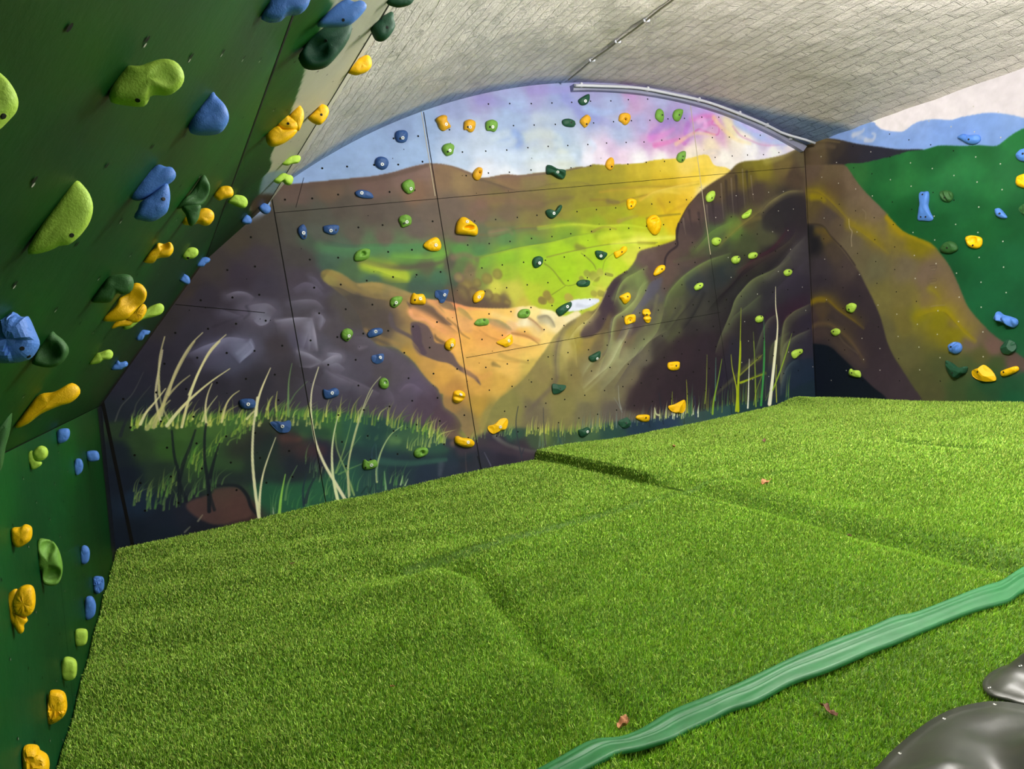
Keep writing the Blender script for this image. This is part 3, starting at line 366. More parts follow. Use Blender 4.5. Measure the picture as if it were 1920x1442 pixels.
    S('C2', '870,690 1000,700 1120,640 1180,620', '37303c', 9, 7, .8, soft=1.2); S('C2', '1180,640 1260,700 1400,740 1500,750', '6c6c5c', 5, 3, .6, soft=1.2); S('C2', '960,740 1100,690 1300,740 1450,760', '3f343a', 12, 8, .7, soft=1.2); S('C2', '860,620 950,660 900,690', '6a5644', 8, 6, .7, soft=1.3)
    S('C2', '820,830 810,900', '5a5c64', 6, 4, .35, soft=1.4)
    # grass tufts
    R_ = random.Random(4)
    def blades(line, n, h0, h1, cols, w=2.2, lean=8, a=.85, jit=5):
        P = catmull(np.array(line, float), False, 8)
        for _ in range(n):
            t = R_.random() * (len(P) - 1); i = int(t); b = P[i] + (P[min(i + 1, len(P) - 1)] - P[i]) * (t - i)
            x, y = b[0], b[1] + R_.uniform(-jit, jit); h = R_.uniform(h0, h1); d = R_.gauss(lean, lean * .7)
            c.stroke([(x, y), (x + d * .25, y - h * .55), (x + d, y - h)], R_.choice(cols), w * R_.uniform(.6, 1.3), .5, a, a * .5, .8, n=3)
    top = q('P', '245,800 300,795 360,792 420,790 480,785 540,782 600,785 650,785 700,790 760,800 800,812 830,826')
    blades(top, 160, 10, 34, ['5f8a34', '7a9a3c', '4a7030'], 2.6, 10, .7, 8)
    blades(top, 95, 16, 44, ['a4ac54', '98a048', 'b8bc6c', '849440'], 2.6, 12, .8, 7)
    blades(q('P', '300,800 420,798 480,795 560,795 600,800'), 40, 6, 16, ['c8c470', 'b8b458'], 4.5, 3, .5, 4)
    blades(q('P', '350,870 420,830 470,810'), 45, 14, 34, ['4f7a2c', '6a8a38', '86983c'], 2.4, 12, .6, 14)
    blades(q('P', '250,935 300,930 340,900 380,880'), 50, 18, 42, ['3f6a2c', '5a7a34', '74883c'], 2.4, 11, .6, 14)
    blades(q('P', '275,955 320,948 360,930 420,900'), 40, 14, 38, ['3a602c', '55743a'], 2.6, 10, .6, 8)
    blades(q('P', '500,960 560,950 620,935 690,920 760,905'), 60, 18, 46, ['3a7038', '4f7a40', '6a8c50', '2e5c3a'], 2.2, 8, .6, 10)
    blades(q('P', '640,830 720,810 800,815'), 25, 8, 16, ['35583c', '46683c'], 4, 3, .4, 14)
    blades(q('P', '570,865 610,900 650,890'), 30, 14, 36, ['4a7044', '627c44', '34583a'], 2, 8, .5, 14)
    blades(q('P', '760,840 810,835 836,830'), 22, 14, 34, ['a4ac60', '8a9c50'], 2.4, 8, .7, 5)
    blades(q('P', '880,830 900,822 930,812 960,815'), 40, 12, 26, ['6c8448', '94a45c'], 1.8, 6, .6, 6)
    blades(q('P', '985,812 1020,812 1060,813 1100,808 1150,800'), 110, 10, 28, ['a8a848', '8c9a40', '6c8840', 'c4c064'], 2.0, 2, .75, 6)
    blades(q('P', '1090,805 1150,800 1200,792 1240,785 1300,775'), 90, 14, 36, ['4c6a60', '7c8c78', '5a7848', '8a8c84'], 1.6, 3, .6, 6)
    blades(q('P', '1225,785 1260,782 1310,776'), 34, 14, 34, ['e4e4c0', 'c8cc88', 'a0a860'], 2.4, 2, .85, 5)
    blades(q('P', '1280,778 1340,768 1400,752 1480,745'), 60, 16, 60, ['5a8038', '3e6a40', '7c8c30', '2c5448'], 2.0, 3, .7, 6)
    blades(q('P', '1010,840 1040,835 1060,830'), 16, 14, 40, ['4c6c5c', '70786c'], 1.4, 2, .6, 5)
    # long blades
    ST, SG, DK = 'c8c08c', '8f9a5c', '10161c'
    for key, s, col, w0, w1, a in (
        ('B4', '475,1440 470,1300 480,1150 515,1005', 'b0a878', 4, 1.5, .9), ('C1', '435,540 405,400 410,280 440,120 450,60', 'b8b088', 4, 2, .9), ('C1', '490,530 440,420 425,280 430,180', '9a9a68', 3, 1.5, .7),
        ('B4', '540,1440 600,1260 700,1080 800,975', 'b4ac7c', 4.5, 1.5, .9), ('C1', '440,500 470,380 520,260 590,120 665,0', 'aca474', 5, 3, .85), ('B4', '700,1440 780,1250 860,1100 975,990', ST, 4, 1.3, 1), ('C1', '580,580 620,420 680,240 760,90 835,0', ST, 4, 3, 1),
        ('C1', '480,570 560,470 660,370 780,270 905,185', 'ccc48c', 5.5, 1.2, 1), ('C1', '300,560 340,480 400,410 470,320', ST, 4.5, 1.5, .95), ('C1', '390,580 420,500 480,380 560,290 635,230', 'aca470', 6, 1.5, .8), ('C1', '345,590 420,480 500,400', 'b4b070', 7, 2, .7),
        ('C1', '745,560 740,450 755,360 785,285', ST, 4, 1.2, .95), ('C1', '720,540 760,450 820,370', 'b8b87c', 3.5, 1, .8), ('C1', '850,545 880,430 920,370 968,335', 'c4bc80', 4, 1.3, .9), ('C1', '580,560 600,480 650,410', 'b4b070', 3, 1, .8),
        ('C1', '1020,525 1060,480 1090,460', 'd0c890', 4, 2, .8), ('C1', '1080,500 1090,420 1120,320 1180,180', 'd4cc98', 5, 1.2, 1), ('C1', '1102,1190 1075,1000 1058,800 1062,620 1075,500 1090,380', 'ccc89c', 5, 3, 1), ('C1', '1102,1190 1110,1020 1140,860 1215,650', 'c4c094', 4.5, 1.2, 1),
        ('C1', '1300,500 1300,380 1305,260 1325,150', '6a8c50', 4, 1, .8), ('C1', '1310,420 1350,350 1430,270', '5a7a44', 2.5, 1, .6), ('C1', '1155,460 1175,400 1195,370', 'a8b060', 4, 1, .8), ('C1', '1220,470 1215,420 1225,340', 'a8ac5c', 3, 1, .8),
        ('C1', '1685,1070 1620,960 1540,820 1480,660 1455,480 1460,330 1505,175', 'ccc8a0', 5.5, 1.5, 1), ('C1', '1635,1075 1605,930 1595,760 1610,620 1640,490', 'c4c898', 5.5, 1.5, 1), ('C1', '1745,1040 1690,880 1630,730 1620,620', '86985c', 3.5, 1.5, .8),
        ('C2', '195,1050 190,850 230,640 290,450 345,320 410,240', 'a8ac7c', 3.5, 1.2, .95), ('C2', '385,950 385,850 420,730 480,630 560,570', '9aa872', 4, 1.2, .95), ('C1', '1715,1040 1705,850 1740,680 1800,480 1870,330', 'a4a878', 3.2, 1.5, .9), ('C1', '1620,890 1680,720 1730,530', '7c9450', 3, 1, .7),
        ('C1', '1625,890 1700,760 1790,640', '6a8a4c', 2.5, 1, .6), ('C1', '1640,900 1720,860 1820,820', '6a8c4c', 3, 1.5, .6), ('C1', '1240,1160 1255,1030 1280,900', '8ab44c', 5, 1.5, .9), ('C1', '1280,1070 1300,960 1360,840', '5c7c48', 4, 1.2, .7), ('C1', '1200,1165 1198,1125', 'a0a888', 2.5, 1, .7),
        ('C1', '1530,850 1510,950', '7c8858', 2, 2, .6), ('C1', '690,1215 720,1175', '8c8c68', 3, 2, .5), ('C1', '600,1290 635,1255', '7c8060', 3, 2, .5),
        ('C1', '565,1100 560,900 530,780 513,605', DK, 6, 3, .85), ('C1', '560,940 590,830 640,700 672,600', DK, 7, 3, .8), ('C1', '610,1080 580,1000 555,900', DK, 6, 3, .7), ('C1', '765,1150 760,980 735,800 735,640 745,560', DK, 6, 3.5, .9), ('C1', '770,920 800,800 835,690', DK, 6, 2.5, .85),
        ('C1', '800,1140 775,1050 765,970', DK, 5, 4, .7), ('C1', '1405,1110 1400,1000 1422,900', '1c2836', 4, 2, .8), ('C1', '1415,1090 1440,1000 1490,900', '1c2230', 6, 2, .7), ('C1', '165,640 200,540 260,440', '1c1f28', 5, 2, .7), ('C1', '130,540 170,440 250,350 320,210', '4a4c44', 2.2, 1, .6), ('C1', '260,500 275,420 370,300', '44483c', 2, 1, .6),
        ('C2', '1365,790 1335,650 1325,540 1340,440', '2c3238', 3.2, 1.6, .9), ('C2', '1530,745 1515,620 1510,450', '3a3a3c', 2.8, 1.5, .8), ('C2', '1635,710 1615,640 1610,560', '28424a', 3, 1.3, .8), ('C2', '1365,760 1380,720', '2c3238', 3, 2, .8), ('C2', '1065,780 1090,860', '14181e', 3, 3, .8),
        ('C2', '280,1030 320,980 330,1030 350,980', '163028', 2.5, 2, .8), ('C2', '445,1000 440,940 435,880', '7ca468', 4, 1.2, .8), ('C2', '545,970 560,910', 'a4bc84', 3, 1, .8), ('C2', '575,975 595,930', 'a4bc84', 2.5, 1, .8), ('C2', '1155,840 1130,790 1110,750', '6c6c7c', 2.2, 1, .6), ('C2', '990,880 985,800 985,750', '5a4a40', 2.5, 1.5, .4),
        ('C2', '350,800 355,730 375,690', '28404a', 2.5, 1.5, .7), ('C2', '390,940 385,860 378,700', '35564e', 3, 1.5, .6),
        ('C3', '595,460 580,400 575,300', '8c9084', 2.5, 1, .8), ('C3', '600,480 570,420 545,380', '787c74', 2, 1, .7), ('C3', '850,500 830,490 820,450', 'd0d4a0', 4, 1.5, .8), ('C3', '935,440 940,340', '8c9c34', 2.5, 1, .9), ('C3', '1040,480 1040,370 1035,260', 'a0ac34', 3, 1, .9),
        ('C3', '1160,420 1170,300 1175,90', '8ca034', 2.5, 1, .8), ('C3', '1230,400 1232,250 1234,110', '4a7a60', 3, 1.3, .85), ('C3', '1212,490 1220,400 1250,260 1275,120', '7c9c2c', 5, 1.3, .95), ('C3', '1385,470 1385,300 1400,100 1400,0', '9aa81c', 7, 3.5, 1), ('B6', '1535,1300 1550,1000 1558,710', '98a828', 4, 1, 1),
        ('C3', '1370,470 1375,330 1345,180 1337,90', 'a0ac2c', 5, 1.2, .95), ('C3', '1385,240 1450,180 1550,90', '8c9434', 4, 1.5, .7), ('C3', '1400,280 1480,250 1560,220', '98a820', 5, 1.5, .8), ('C3', '1450,450 1455,330 1460,120', 'e8e8c8', 4, 1.2, .95), ('C3', '1505,440 1500,200 1490,0', '7c9434', 3.5, 2, .9), ('B6', '1665,1340 1660,1100 1650,890', '6c8030', 3.5, 1.2, .8),
        ('C3', '1540,430 1555,220 1562,0', '34863c', 6, 3.5, .95), ('B6', '1710,1400 1735,1100 1728,800', '3c8440', 5, 1.2, .9), ('C3', '1600,420 1620,220 1640,0', 'ece6b4', 8.5, 6, 1), ('B6', '1770,1430 1805,1150 1832,860 1818,700 1817,550', 'efe8bc', 9, 1.2, 1), ('C3', '1645,410 1640,250 1645,160', 'a4ac3c', 3, 1.5, .9),
        ('C3', '1620,330 1670,200 1710,80 1735,0', '7c9c2c', 4, 2, .9), ('B7', '40,1240 100,1080 170,855', '86a034', 3, 1.2, .9), ('C3', '1490,430 1510,330 1560,200', '88982c', 2.5, 1.2, .7), ('C3', '1570,400 1600,330', '5a7c34', 2.5, 1.5, .7), ('C3', '1275,480 1280,400', '7c8c34', 2.5, 1.2, .7),
        ('C3', '1100,520 1095,440 1090,370', '303a54', 3.5, 1.5, .8), ('C3', '880,560 865,460 850,350', '1c2838', 3, 1.5, .8), ('C3', '790,580 775,490 800,430', '182430', 3, 1.5, .8), ('C3', '1020,560 1020,480', '2c3c28', 3, 2, .8), ('C3', '780,580 740,500', '20302c', 2, 1.5, .5)):
        c.stroke(q(key, s), col, w0, w1, a, a * .85, .6)
    # dry-brush mottling that belongs to the paint, and the speckle of old filler
    n = vnoise(c.U, c.V, .05, 71, 4); n2 = vnoise(c.U * .5, c.V * 2.2, .05, 77, 3)
    c.C = np.clip(c.C * (1 + n[..., None] * .09 + n2[..., None] * .04), 0, 1)
    return c

# ------------------------------------------------------------------ the mountain painted on the right wall
XR0, KR = 5.578, 0.1017                              # the right wall leans out a little towards the top
ZR0 = ZO - 1.16
NR = np.array([1., 0., -KR]); PR = np.array([XR0, 5.6, ZR0])
def tf_right(px, py):
    p = hit(px, py, PR, NR); return (p[1], p[2])
def paint_right(res=0.005):
    c = Canvas(1.6, 5.62, -0.15, 2.6, res, tf_right)
    c.C[:] = hexc('f1e6e4')
    def S(key, s, col, w0, w1=None, a0=1., a1=None, soft=1.2, within=None):
        k = 1.75 if soft >= 1 else 1.15
        c.stroke(q(key, s), col, w0 * k, (w0 if w1 is None else w1) * k, a0, a1, soft * (1.3 if soft >= 1 else 1), within=within)
    def edge(key, s): return q(key, s)
    blue = edge('B3', '560,300 700,290 830,240 1030,243 1060,262 1090,285 1150,298 1210,300 1240,285 1280,255 1330,237 1400,228 1500,232 1560,215 1640,200 1700,191 1770,192 1860,205 1920,220 2100,250 2500,300 2500,1100 560,1100')
    c.blend(c.mask(blue, .004), c.field('1540,250,6f83ad 1580,255,7f97c4 1620,255,86a0cf 1700,260,8aa6da 1780,250,86a4da 1850,230,8cabe0 1900,230,94b2e4 1900,260,86a4d8 1700,235,96b0e0', 1.5, .05))
    S('B3', '930,320 980,300 990,285', 'd0cccc', 6, 3, .7, .4); S('B3', '1000,350 1040,350 1055,320 1040,310', 'd8d4d4', 5, 3, .7, .4); S('B3', '960,330 1000,340', 'c4c8d4', 6, 4, .4)
    dark = edge('B3', '560,360 650,347 700,338 750,335 800,340 850,347 950,370 1080,388 1200,403 1330,404 1330,440 1200,480 1100,540 560,560')
    c.blend(c.mask(dark, .004), c.field('1515,270,4a3d2c 1540,262,57492f 1560,270,453a2c 1540,285,5a4c34 1530,300,5a4a38 1570,285,3a322c 1600,285,2e2a30 1650,290,2b2a36 1700,288,2a2c34 1580,300,302a2c 1620,300,2d2b34', 2, .02))
    S('B3', '660,360 700,352 780,352 850,362', '6c5c3c', 4, 2, .6); S('B3', '680,400 760,380 820,390', '6a5a44', 8, 4, .4)
    green = edge('B3', '880,560 885,490 980,482 1100,455 1200,430 1240,415 1340,405 1390,392 1440,380 1560,383 1650,378 1750,384 1790,365 1840,325 1880,300 1920,280 2000,250 2500,200 2500,1500 2500,2600 880,2600 880,1500')
    gk = """1600,330,2f6a34 1660,310,1f5f2f 1750,290,1f6030 1850,290,236a34 1900,270,2a7a3c 1700,340,2a7038 1760,350,24683a 1820,330,2a7640 1880,340,2a703c 1650,380,1a5a2c 1700,400,145426 1760,420,145428 1800,400,1b6032 1850,420,145628
    1900,420,165a2c 1900,480,1a6236 1850,500,165a30 1800,500,13502a 1850,560,185c34 1900,600,16542e 1880,660,1b5430 1900,720,1f5a34 1850,740,1f4c2c"""
    c.warp(.1, .3, 81); Gm = c.mask(green, .004); c.blend(Gm, c.field(gk, 1.8, .04))
    for s, col in (('1240,430 1340,560', '2c7a3c'), ('1390,440 1400,560', '1c6430'), ('1440,560 1560,500 1700,540', '348444'), ('1500,540 1620,480 1700,500', '3a8448'), ('1350,600 1450,640 1560,600', '2a7438'), ('1620,700 1560,800 1480,880', '1c6030'),
                   ('1100,620 1180,680 1300,660', '2c743a'), ('1660,620 1780,700 1700,780', '2c7c3e'), ('1700,820 1760,960', '24703a'), ('1600,1000 1700,1060', '1f6c36'), ('1800,420 1850,600', '34804a'), ('1560,860 1700,760 1860,640', '226a36'), ('1400,700 1540,760', '2a7a3c')):
        S('B3', s, col, 22, 10, .35, .15, soft=1.4, within=Gm)
    brown = q('B3', '560,470 640,492 760,492 860,490 885,500 900,515 950,590 1000,650 1080,730 1150,800') + q('B7', '840,0 950,120 1050,170 1160,215 1230,290 1300,390 1360,520 1420,660 1500,760 1600,860 1680,920 1760,985 1821,1030 1950,1110 1950,1500 -100,1500 -100,-50')
    bk = """1520,330,5f4e40 1560,320,66563f 1600,330,6e5c48 1620,370,72604c 1560,360,5c4a38 1530,370,5e5030 1600,400,6c5c48 1640,400,746250 1570,420,5a4c3c 1650,440,6e6044 1600,460,665a44 1560,400,50443c
    1680,440,7a6c34 1720,455,7c7018 1640,450,6e6036 1700,500,6c6048 1740,520,6e5c4c 1640,500,666044 1620,480,645a40 1650,560,6c6438 1700,560,6e6438 1740,570,725e50 1780,560,735e50 1800,600,6e5a50 1690,600,6e6432
    1660,620,5e5836 1720,590,77702c 1760,600,7c7418 1790,630,7a7014 1820,640,6a5a48 1860,650,6a5248 1900,680,5f4a42 1920,690,5c4840 1700,660,5c5834 1680,700,54502f 1720,720,4c4c2c 1770,690,4a4e2c 1820,690,44502c
    1850,720,24482a 1900,720,1e4a2c 1800,740,3a4a28 1750,740,4a4a2c 1690,740,5a5434 1870,685,3c4c28 1840,665,54542c 1860,705,214c2a 1900,745,1a5030 1830,740,2f4a28 1920,700,1c5230"""
    c.warp(.05, .2, 91); Bm = c.mask(brown, .005); c.blend(Bm, c.field(bk, 2, .03))
    S('B7', '850,30 900,90 950,140 1000,150 1100,200 1180,240', 'a08a10', 7, 4, .8, .4, within=Bm); S('B7', '880,90 950,160 1060,190', '948018', 12, 6, .5, .3, within=Bm); S('B7', '570,80 680,150 780,230 850,290', '8a7a20', 12, 4, .45, .2, within=Bm)
    S('B3', '650,665 720,665 780,710 850,770 900,820', '8c7a20', 12, 5, .55, .3, within=Bm); S('B3', '690,680 740,680 760,700', '9a8a14', 9, 6, .6, .4, within=Bm); S('B3', '900,830 1000,900 1100,960', '7a6c24', 9, 5, .4, .2, within=Bm)
    S('B7', '1150,540 1200,580 1220,620', '7c7420', 8, 4, .5, .2, within=Bm); S('B7', '1060,740 1150,710 1250,700 1330,780 1400,860 1470,910', '8c8212', 12, 5, .6, .4, within=Bm); S('B7', '1260,700 1340,780 1460,890', '746410', 3, 2, .5, .5, within=Bm); S('B7', '1120,770 1240,800 1360,880', '7a721c', 22, 10, .4, .3, within=Bm)
    for key, s, col, w, sd, a in (('B7', '835,-10 900,70 950,125 1050,170 1165,215 1230,290', 'ab9510', 16, -1, .7), ('B7', '560,70 680,148 780,228 870,300', '94831c', 26, -1, .5), ('B7', '1050,745 1150,705 1250,698 1330,775 1400,855 1480,915', '988c10', 40, -1, .65), ('B7', '1130,530 1190,570 1230,625', '84791c', 24, -1, .5),
        ('B3', '640,643 720,648 780,690 850,760 910,830', '93821a', 18, -1, .6), ('B3', '880,830 1000,895 1110,965', '7e7020', 26, -1, .45)):
        c.fold(q(key, s), col, w, sd, a, Bm)
    purp = q('B7', '200,40 270,75 350,78 400,100 450,170 520,250 590,340 650,420 700,520 750,620 800,740 830,850 850,920 890,1010 960,1120 1030,1230 1100,1340 1100,1500 100,1500 100,40')
    Pm = c.mask(purp, .006); c.blend(Pm, c.field('1515,430,33302e 1530,425,4a4034 1550,440,5c4c2c 1530,460,272426 1560,470,4a3e34 1600,500,4a3e3a 1620,530,3a3032 1540,500,3c3438 1540,540,332c34 1600,560,342b30 1640,600,352c30 1560,600,332b2e 1620,650,362c30 1650,700,372d31 1700,740,392f33 1580,640,3c322c 1540,580,4a3c28 1520,600,33262f 1560,680,2c262c', 2, .03))
    S('B7', '290,650 330,615 380,605 430,625 500,690 600,760 680,820', '6a5820', 5, 3, .8, .35, within=Pm); S('B7', '300,640 350,620 400,620', '8a7414', 7, 5, .6, within=Pm); S('B7', '320,720 420,680 520,740 620,810', '4a3c34', 12, 8, .5, .3, within=Pm)
    S('B7', '300,830 340,795 400,790 450,800 520,850 600,930 680,1050', '5a4a30', 6, 5, .7, .5, within=Pm); S('B7', '330,860 420,850 500,920 600,1020 680,1070', '4a3c34', 16, 12, .6, .5, within=Pm); S('B7', '500,860 540,920 640,1000', '55483c', 3, 2, .6, .4, within=Pm)
    S('B7', '340,130 400,120 440,150', '6c5820', 10, 6, .6, .4, within=Pm); S('B7', '300,140 330,200 320,260', '1c1a20', 16, 10, .6, .4, within=Pm); S('B7', '275,78 350,78 400,98 450,165 540,260 620,370', '3a302c', 2, 2, .8, within=Bm)
    for key, s, col, w, sd, a in (('B7', '285,655 330,615 380,605 430,625 500,690 600,760 690,825', '75611c', 20, -1, .75), ('B7', '290,835 340,795 400,788 450,800 520,850 600,930 690,1060', '5e4c34', 20, -1, .7), ('B7', '270,78 350,78 400,100 450,170 520,250', '6a561c', 22, -1, .6)):
        c.fold(q(key, s), col, w, sd, a, Pm)
    navy = q('B7', '280,925 330,928 400,935 450,955 500,1000 580,1075 650,1140 740,1230 850,1330 860,1500 200,1500 200,925')
    c.blend(c.mask(navy, .006), hexc('10161f')); c.C = np.where(False, c.C, c.C)
    # scratched outlines and a filler crack under the paint
    S('B7', '575,40 580,100 598,130 592,180 596,235', 'b8a890', 1.2, 1, .8, soft=.5); S('B7', '1160,662 1200,656 1258,652', '8a7a60', 1.4, 1, .7, soft=.5)
    for oy in (0, 95):
        S('B7', f'1150,{372+oy} 1195,{370+oy} 1195,{385+oy} 1160,{388+oy}', '54483a', 1.1, 1, .5, soft=.5); S('B7', f'1152,{405+oy} 1195,{400+oy}', '84765c', 1.1, 1, .5, soft=.5)
    S('B3', '980,750 1000,770 1000,810', '9a8a74', 1, 1, .5, soft=.5); S('B3', '1375,1080 1410,1078 1405,1105 1375,1105', '54483a', 1.1, 1, .5, soft=.5)
    n = vnoise(c.U, c.V, .05, 72, 4); n2 = vnoise(c.U, c.V, .3, 78, 3)
    c.C = np.clip(c.C * (1 + n[..., None] * .10 + n2[..., None] * .10), 0, 1)
    return c
# ------------------------------------------------------------------ materials and mesh helpers
def link(o, parent=None):
    scn.collection.objects.link(o)
    if parent is not None: o.parent = parent
    return o
def mk_mat(name, col=(.5, .5, .5), rough=.6, spec=.4, attr=False, bump=None, vary=None, coat=0, metallic=0):
    m = bpy.data.materials.new(name); m.use_nodes = True; nt = m.node_tree; N = nt.nodes; L = nt.links; b = N['Principled BSDF']
    b.inputs['Base Color'].default_value = (*col, 1); b.inputs['Roughness'].default_value = rough
    b.inputs['Specular IOR Level'].default_value = spec; b.inputs['Coat Weight'].default_value = coat; b.inputs['Metallic'].default_value = metallic
    src = None; tc = N.new('ShaderNodeTexCoord')
    if attr:
        a = N.new('ShaderNodeAttribute'); a.attribute_name = 'paint'; src = a.outputs['Color']
    if vary:                                          # (scale, amount) of mottling in the material itself
        n = N.new('ShaderNodeTexNoise'); n.inputs['Scale'].default_value = vary[0]; n.inputs['Detail'].default_value = 5
        L.new(tc.outputs['Object'], n.inputs['Vector'])
        mr = N.new('ShaderNodeMapRange'); mr.inputs['To Min'].default_value = 1 - vary[1]; mr.inputs['To Max'].default_value = 1 + vary[1]
        mr.inputs['From Min'].default_value = .3; mr.inputs['From Max'].default_value = .7
        L.new(n.outputs['Fac'], mr.inputs['Value']); mx = N.new('ShaderNodeVectorMath'); mx.operation = 'SCALE'
        if src is not None: L.new(src, mx.inputs[0])
        else: mx.inputs[0].default_value = col
        L.new(mr.outputs[0], mx.inputs['Scale']); src = mx.outputs[0]
    if src is not None: L.new(src, b.inputs['Base Color'])
    if bump:                                          # [(scale, strength, distance), ...]
        prev = None
        for sc_, st, di in bump:
            n = N.new('ShaderNodeTexNoise'); n.inputs['Scale'].default_value = sc_; n.inputs['Detail'].default_value = 3
            L.new(tc.outputs['Object'], n.inputs['Vector']); bp = N.new('ShaderNodeBump'); bp.inputs['Strength'].default_value = st
            bp.inputs['Distance'].default_value = di; L.new(n.outputs['Fac'], bp.inputs['Height'])
            if prev is not None: L.new(prev, bp.inputs['Normal'])
            prev = bp.outputs[0]
        L.new(prev, b.inputs['Normal'])
    return m
def np_mesh(name, verts, faces, mats, midx=None, cols=None, smooth=True):
    """faces: int array (n,4) quads or list of arrays of quads/tris"""
    me = bpy.data.meshes.new(name); verts = np.asarray(verts, np.float32)
    fl = faces if isinstance(faces, list) else [faces]
    fl = [np.asarray(f, np.int32) for f in fl if len(f)]
    me.vertices.add(len(verts)); me.vertices.foreach_set('co', verts.ravel())
    nl = sum(f.size for f in fl); nf = sum(len(f) for f in fl)
    me.loops.add(nl); me.polygons.add(nf)
    me.loops.foreach_set('vertex_index', np.concatenate([f.ravel() for f in fl]))
    tot = np.concatenate([np.full(len(f), f.shape[1], np.int32) for f in fl]); st = np.concatenate([[0], np.cumsum(tot)[:-1]]).astype(np.int32)
    me.polygons.foreach_set('loop_start', st)
    try: me.polygons.foreach_set('loop_total', tot)
    except Exception: pass
    for m in mats: me.materials.append(m)
    if midx is not None: me.polygons.foreach_set('material_index', np.asarray(midx, np.int32))
    me.polygons.foreach_set('use_smooth', np.full(nf, smooth))
    if cols is not None:
        at = me.color_attributes.new('paint', 'FLOAT_COLOR', 'POINT')
        c = np.ones((len(verts), 4), np.float32); c[:, :3] = cols; at.data.foreach_set('color', c.ravel())
    me.update(calc_edges=True); me.validate()
    return me
def grid_quads(nu, nv):
    i = np.arange(nv - 1)[:, None] * nu + np.arange(nu - 1)[None, :]
    return np.stack([i, i + 1, i + nu + 1, i + nu], -1).reshape(-1, 4)
def structure(name, me, label=None):
    o = link(bpy.data.objects.new(name, me)); o['kind'] = 'structure'
    if label: o['label'] = label; o['category'] = 'structure'
    return o
def tag(o, label, cat, group=None, kind=None):
    o['label'] = label; o['category'] = cat
    if group: o['group'] = group
    if kind: o['kind'] = kind
    return o

# ------------------------------------------------------------------ room shape
AX, AZ, AR = 3.44, ZO - 3.01, 4.82                    # centre and radius of the vault
def vault_z(x): return AZ + np.sqrt(np.maximum(AR ** 2 - (x - AX) ** 2, 0))
KX = 0.0098                                           # the left side runs almost, not quite, parallel to the vault
LP = [(-.43, ZO - 1.22), (-.335, ZO - .13), (.43, ZO + .70), (.89, ZO + 1.03), (1.10, ZO + 1.235)]   # left side in section at the back wall
def left_x(x, y): return x + KX * (y - YB)
LPN = []
for (a, b) in zip(LP[:-1], LP[1:]):
    d = np.array([b[0] - a[0], b[1] - a[1]]); d /= np.linalg.norm(d); LPN.append(np.array([d[1], -KX * d[1], -d[0]]))   # points into the room
def hit_left(px, py, seg=None):
    for k in ([seg] if seg is not None else [0, 1, 2, 3]):
        a, b = LP[k], LP[k + 1]; p = hit(px, py, (a[0], YB, a[1]), LPN[k])
        xs = p[0] - KX * (p[1] - YB)
        t = ((xs - a[0]) * (b[0] - a[0]) + (p[2] - a[1]) * (b[1] - a[1])) / ((b[0] - a[0]) ** 2 + (b[1] - a[1]) ** 2)
        if seg is not None or (-.02 <= t <= 1.02 and p[1] > 0): return p, k, t
    return p, 3, t
DARK = mk_mat('panel_gap_dark', (.006, .006, .005), .8, .1)
FLECK = mk_mat('nut_rim_pale', (.45, .43, .38), .5)
PAINT = mk_mat('mural_paint', attr=True, rough=.6, spec=.15, bump=[(60, .12, .004), (400, .1, .001)])
FILL = mk_mat('joint_filler', (.42, .36, .24), .7)

def strip(P0, P1, w, n, lift=.0012):
    """a panel joint: a narrow flat strip lying on the panel"""
    P0, P1, n = map(np.array, (P0, P1, n)); d = P1 - P0; s = np.cross(d, n); s = s / np.linalg.norm(s) * w / 2
    return np.array([P0 - s, P1 - s, P1 + s, P0 + s]) + n * lift
def disc(c, r, ax, bx, n, lift=.0015, k=8):
    return np.array([c + n * lift + r * (math.cos(2 * math.pi * i / k) * ax + math.sin(2 * math.pi * i / k) * bx) for i in range(k)])
def compose(name, V, Fq, cols, strips, discs, extra_mats=(), fillers=()):
    """panel skin, joints and nut holes in one mesh"""
    V = [V]; F4 = [Fq]; F8 = []; C = [cols]; n0 = len(V[0]); m4 = [np.zeros(len(Fq), int)]; m8 = []
    for lst, mi in ((strips, 1), (fillers, 3)):
        for s_ in lst:
            V.append(s_); F4.append(np.array([[n0, n0 + 1, n0 + 2, n0 + 3]])); m4.append([mi]); n0 += 4; C.append(np.zeros((4, 3)))
    for d_, mi in discs:
        V.append(d_); F8.append(np.arange(n0, n0 + 8)); m8.append(mi); n0 += 8; C.append(np.zeros((8, 3)))
    fl = [np.concatenate(F4)] + ([np.array(F8)] if F8 else [])
    return np_mesh(name, np.concatenate(V), fl, [PAINT, DARK, FLECK, FILL], np.concatenate(m4 + [m8]) if F8 else np.concatenate(m4), np.concatenate(C))
rnd = random.Random(7)

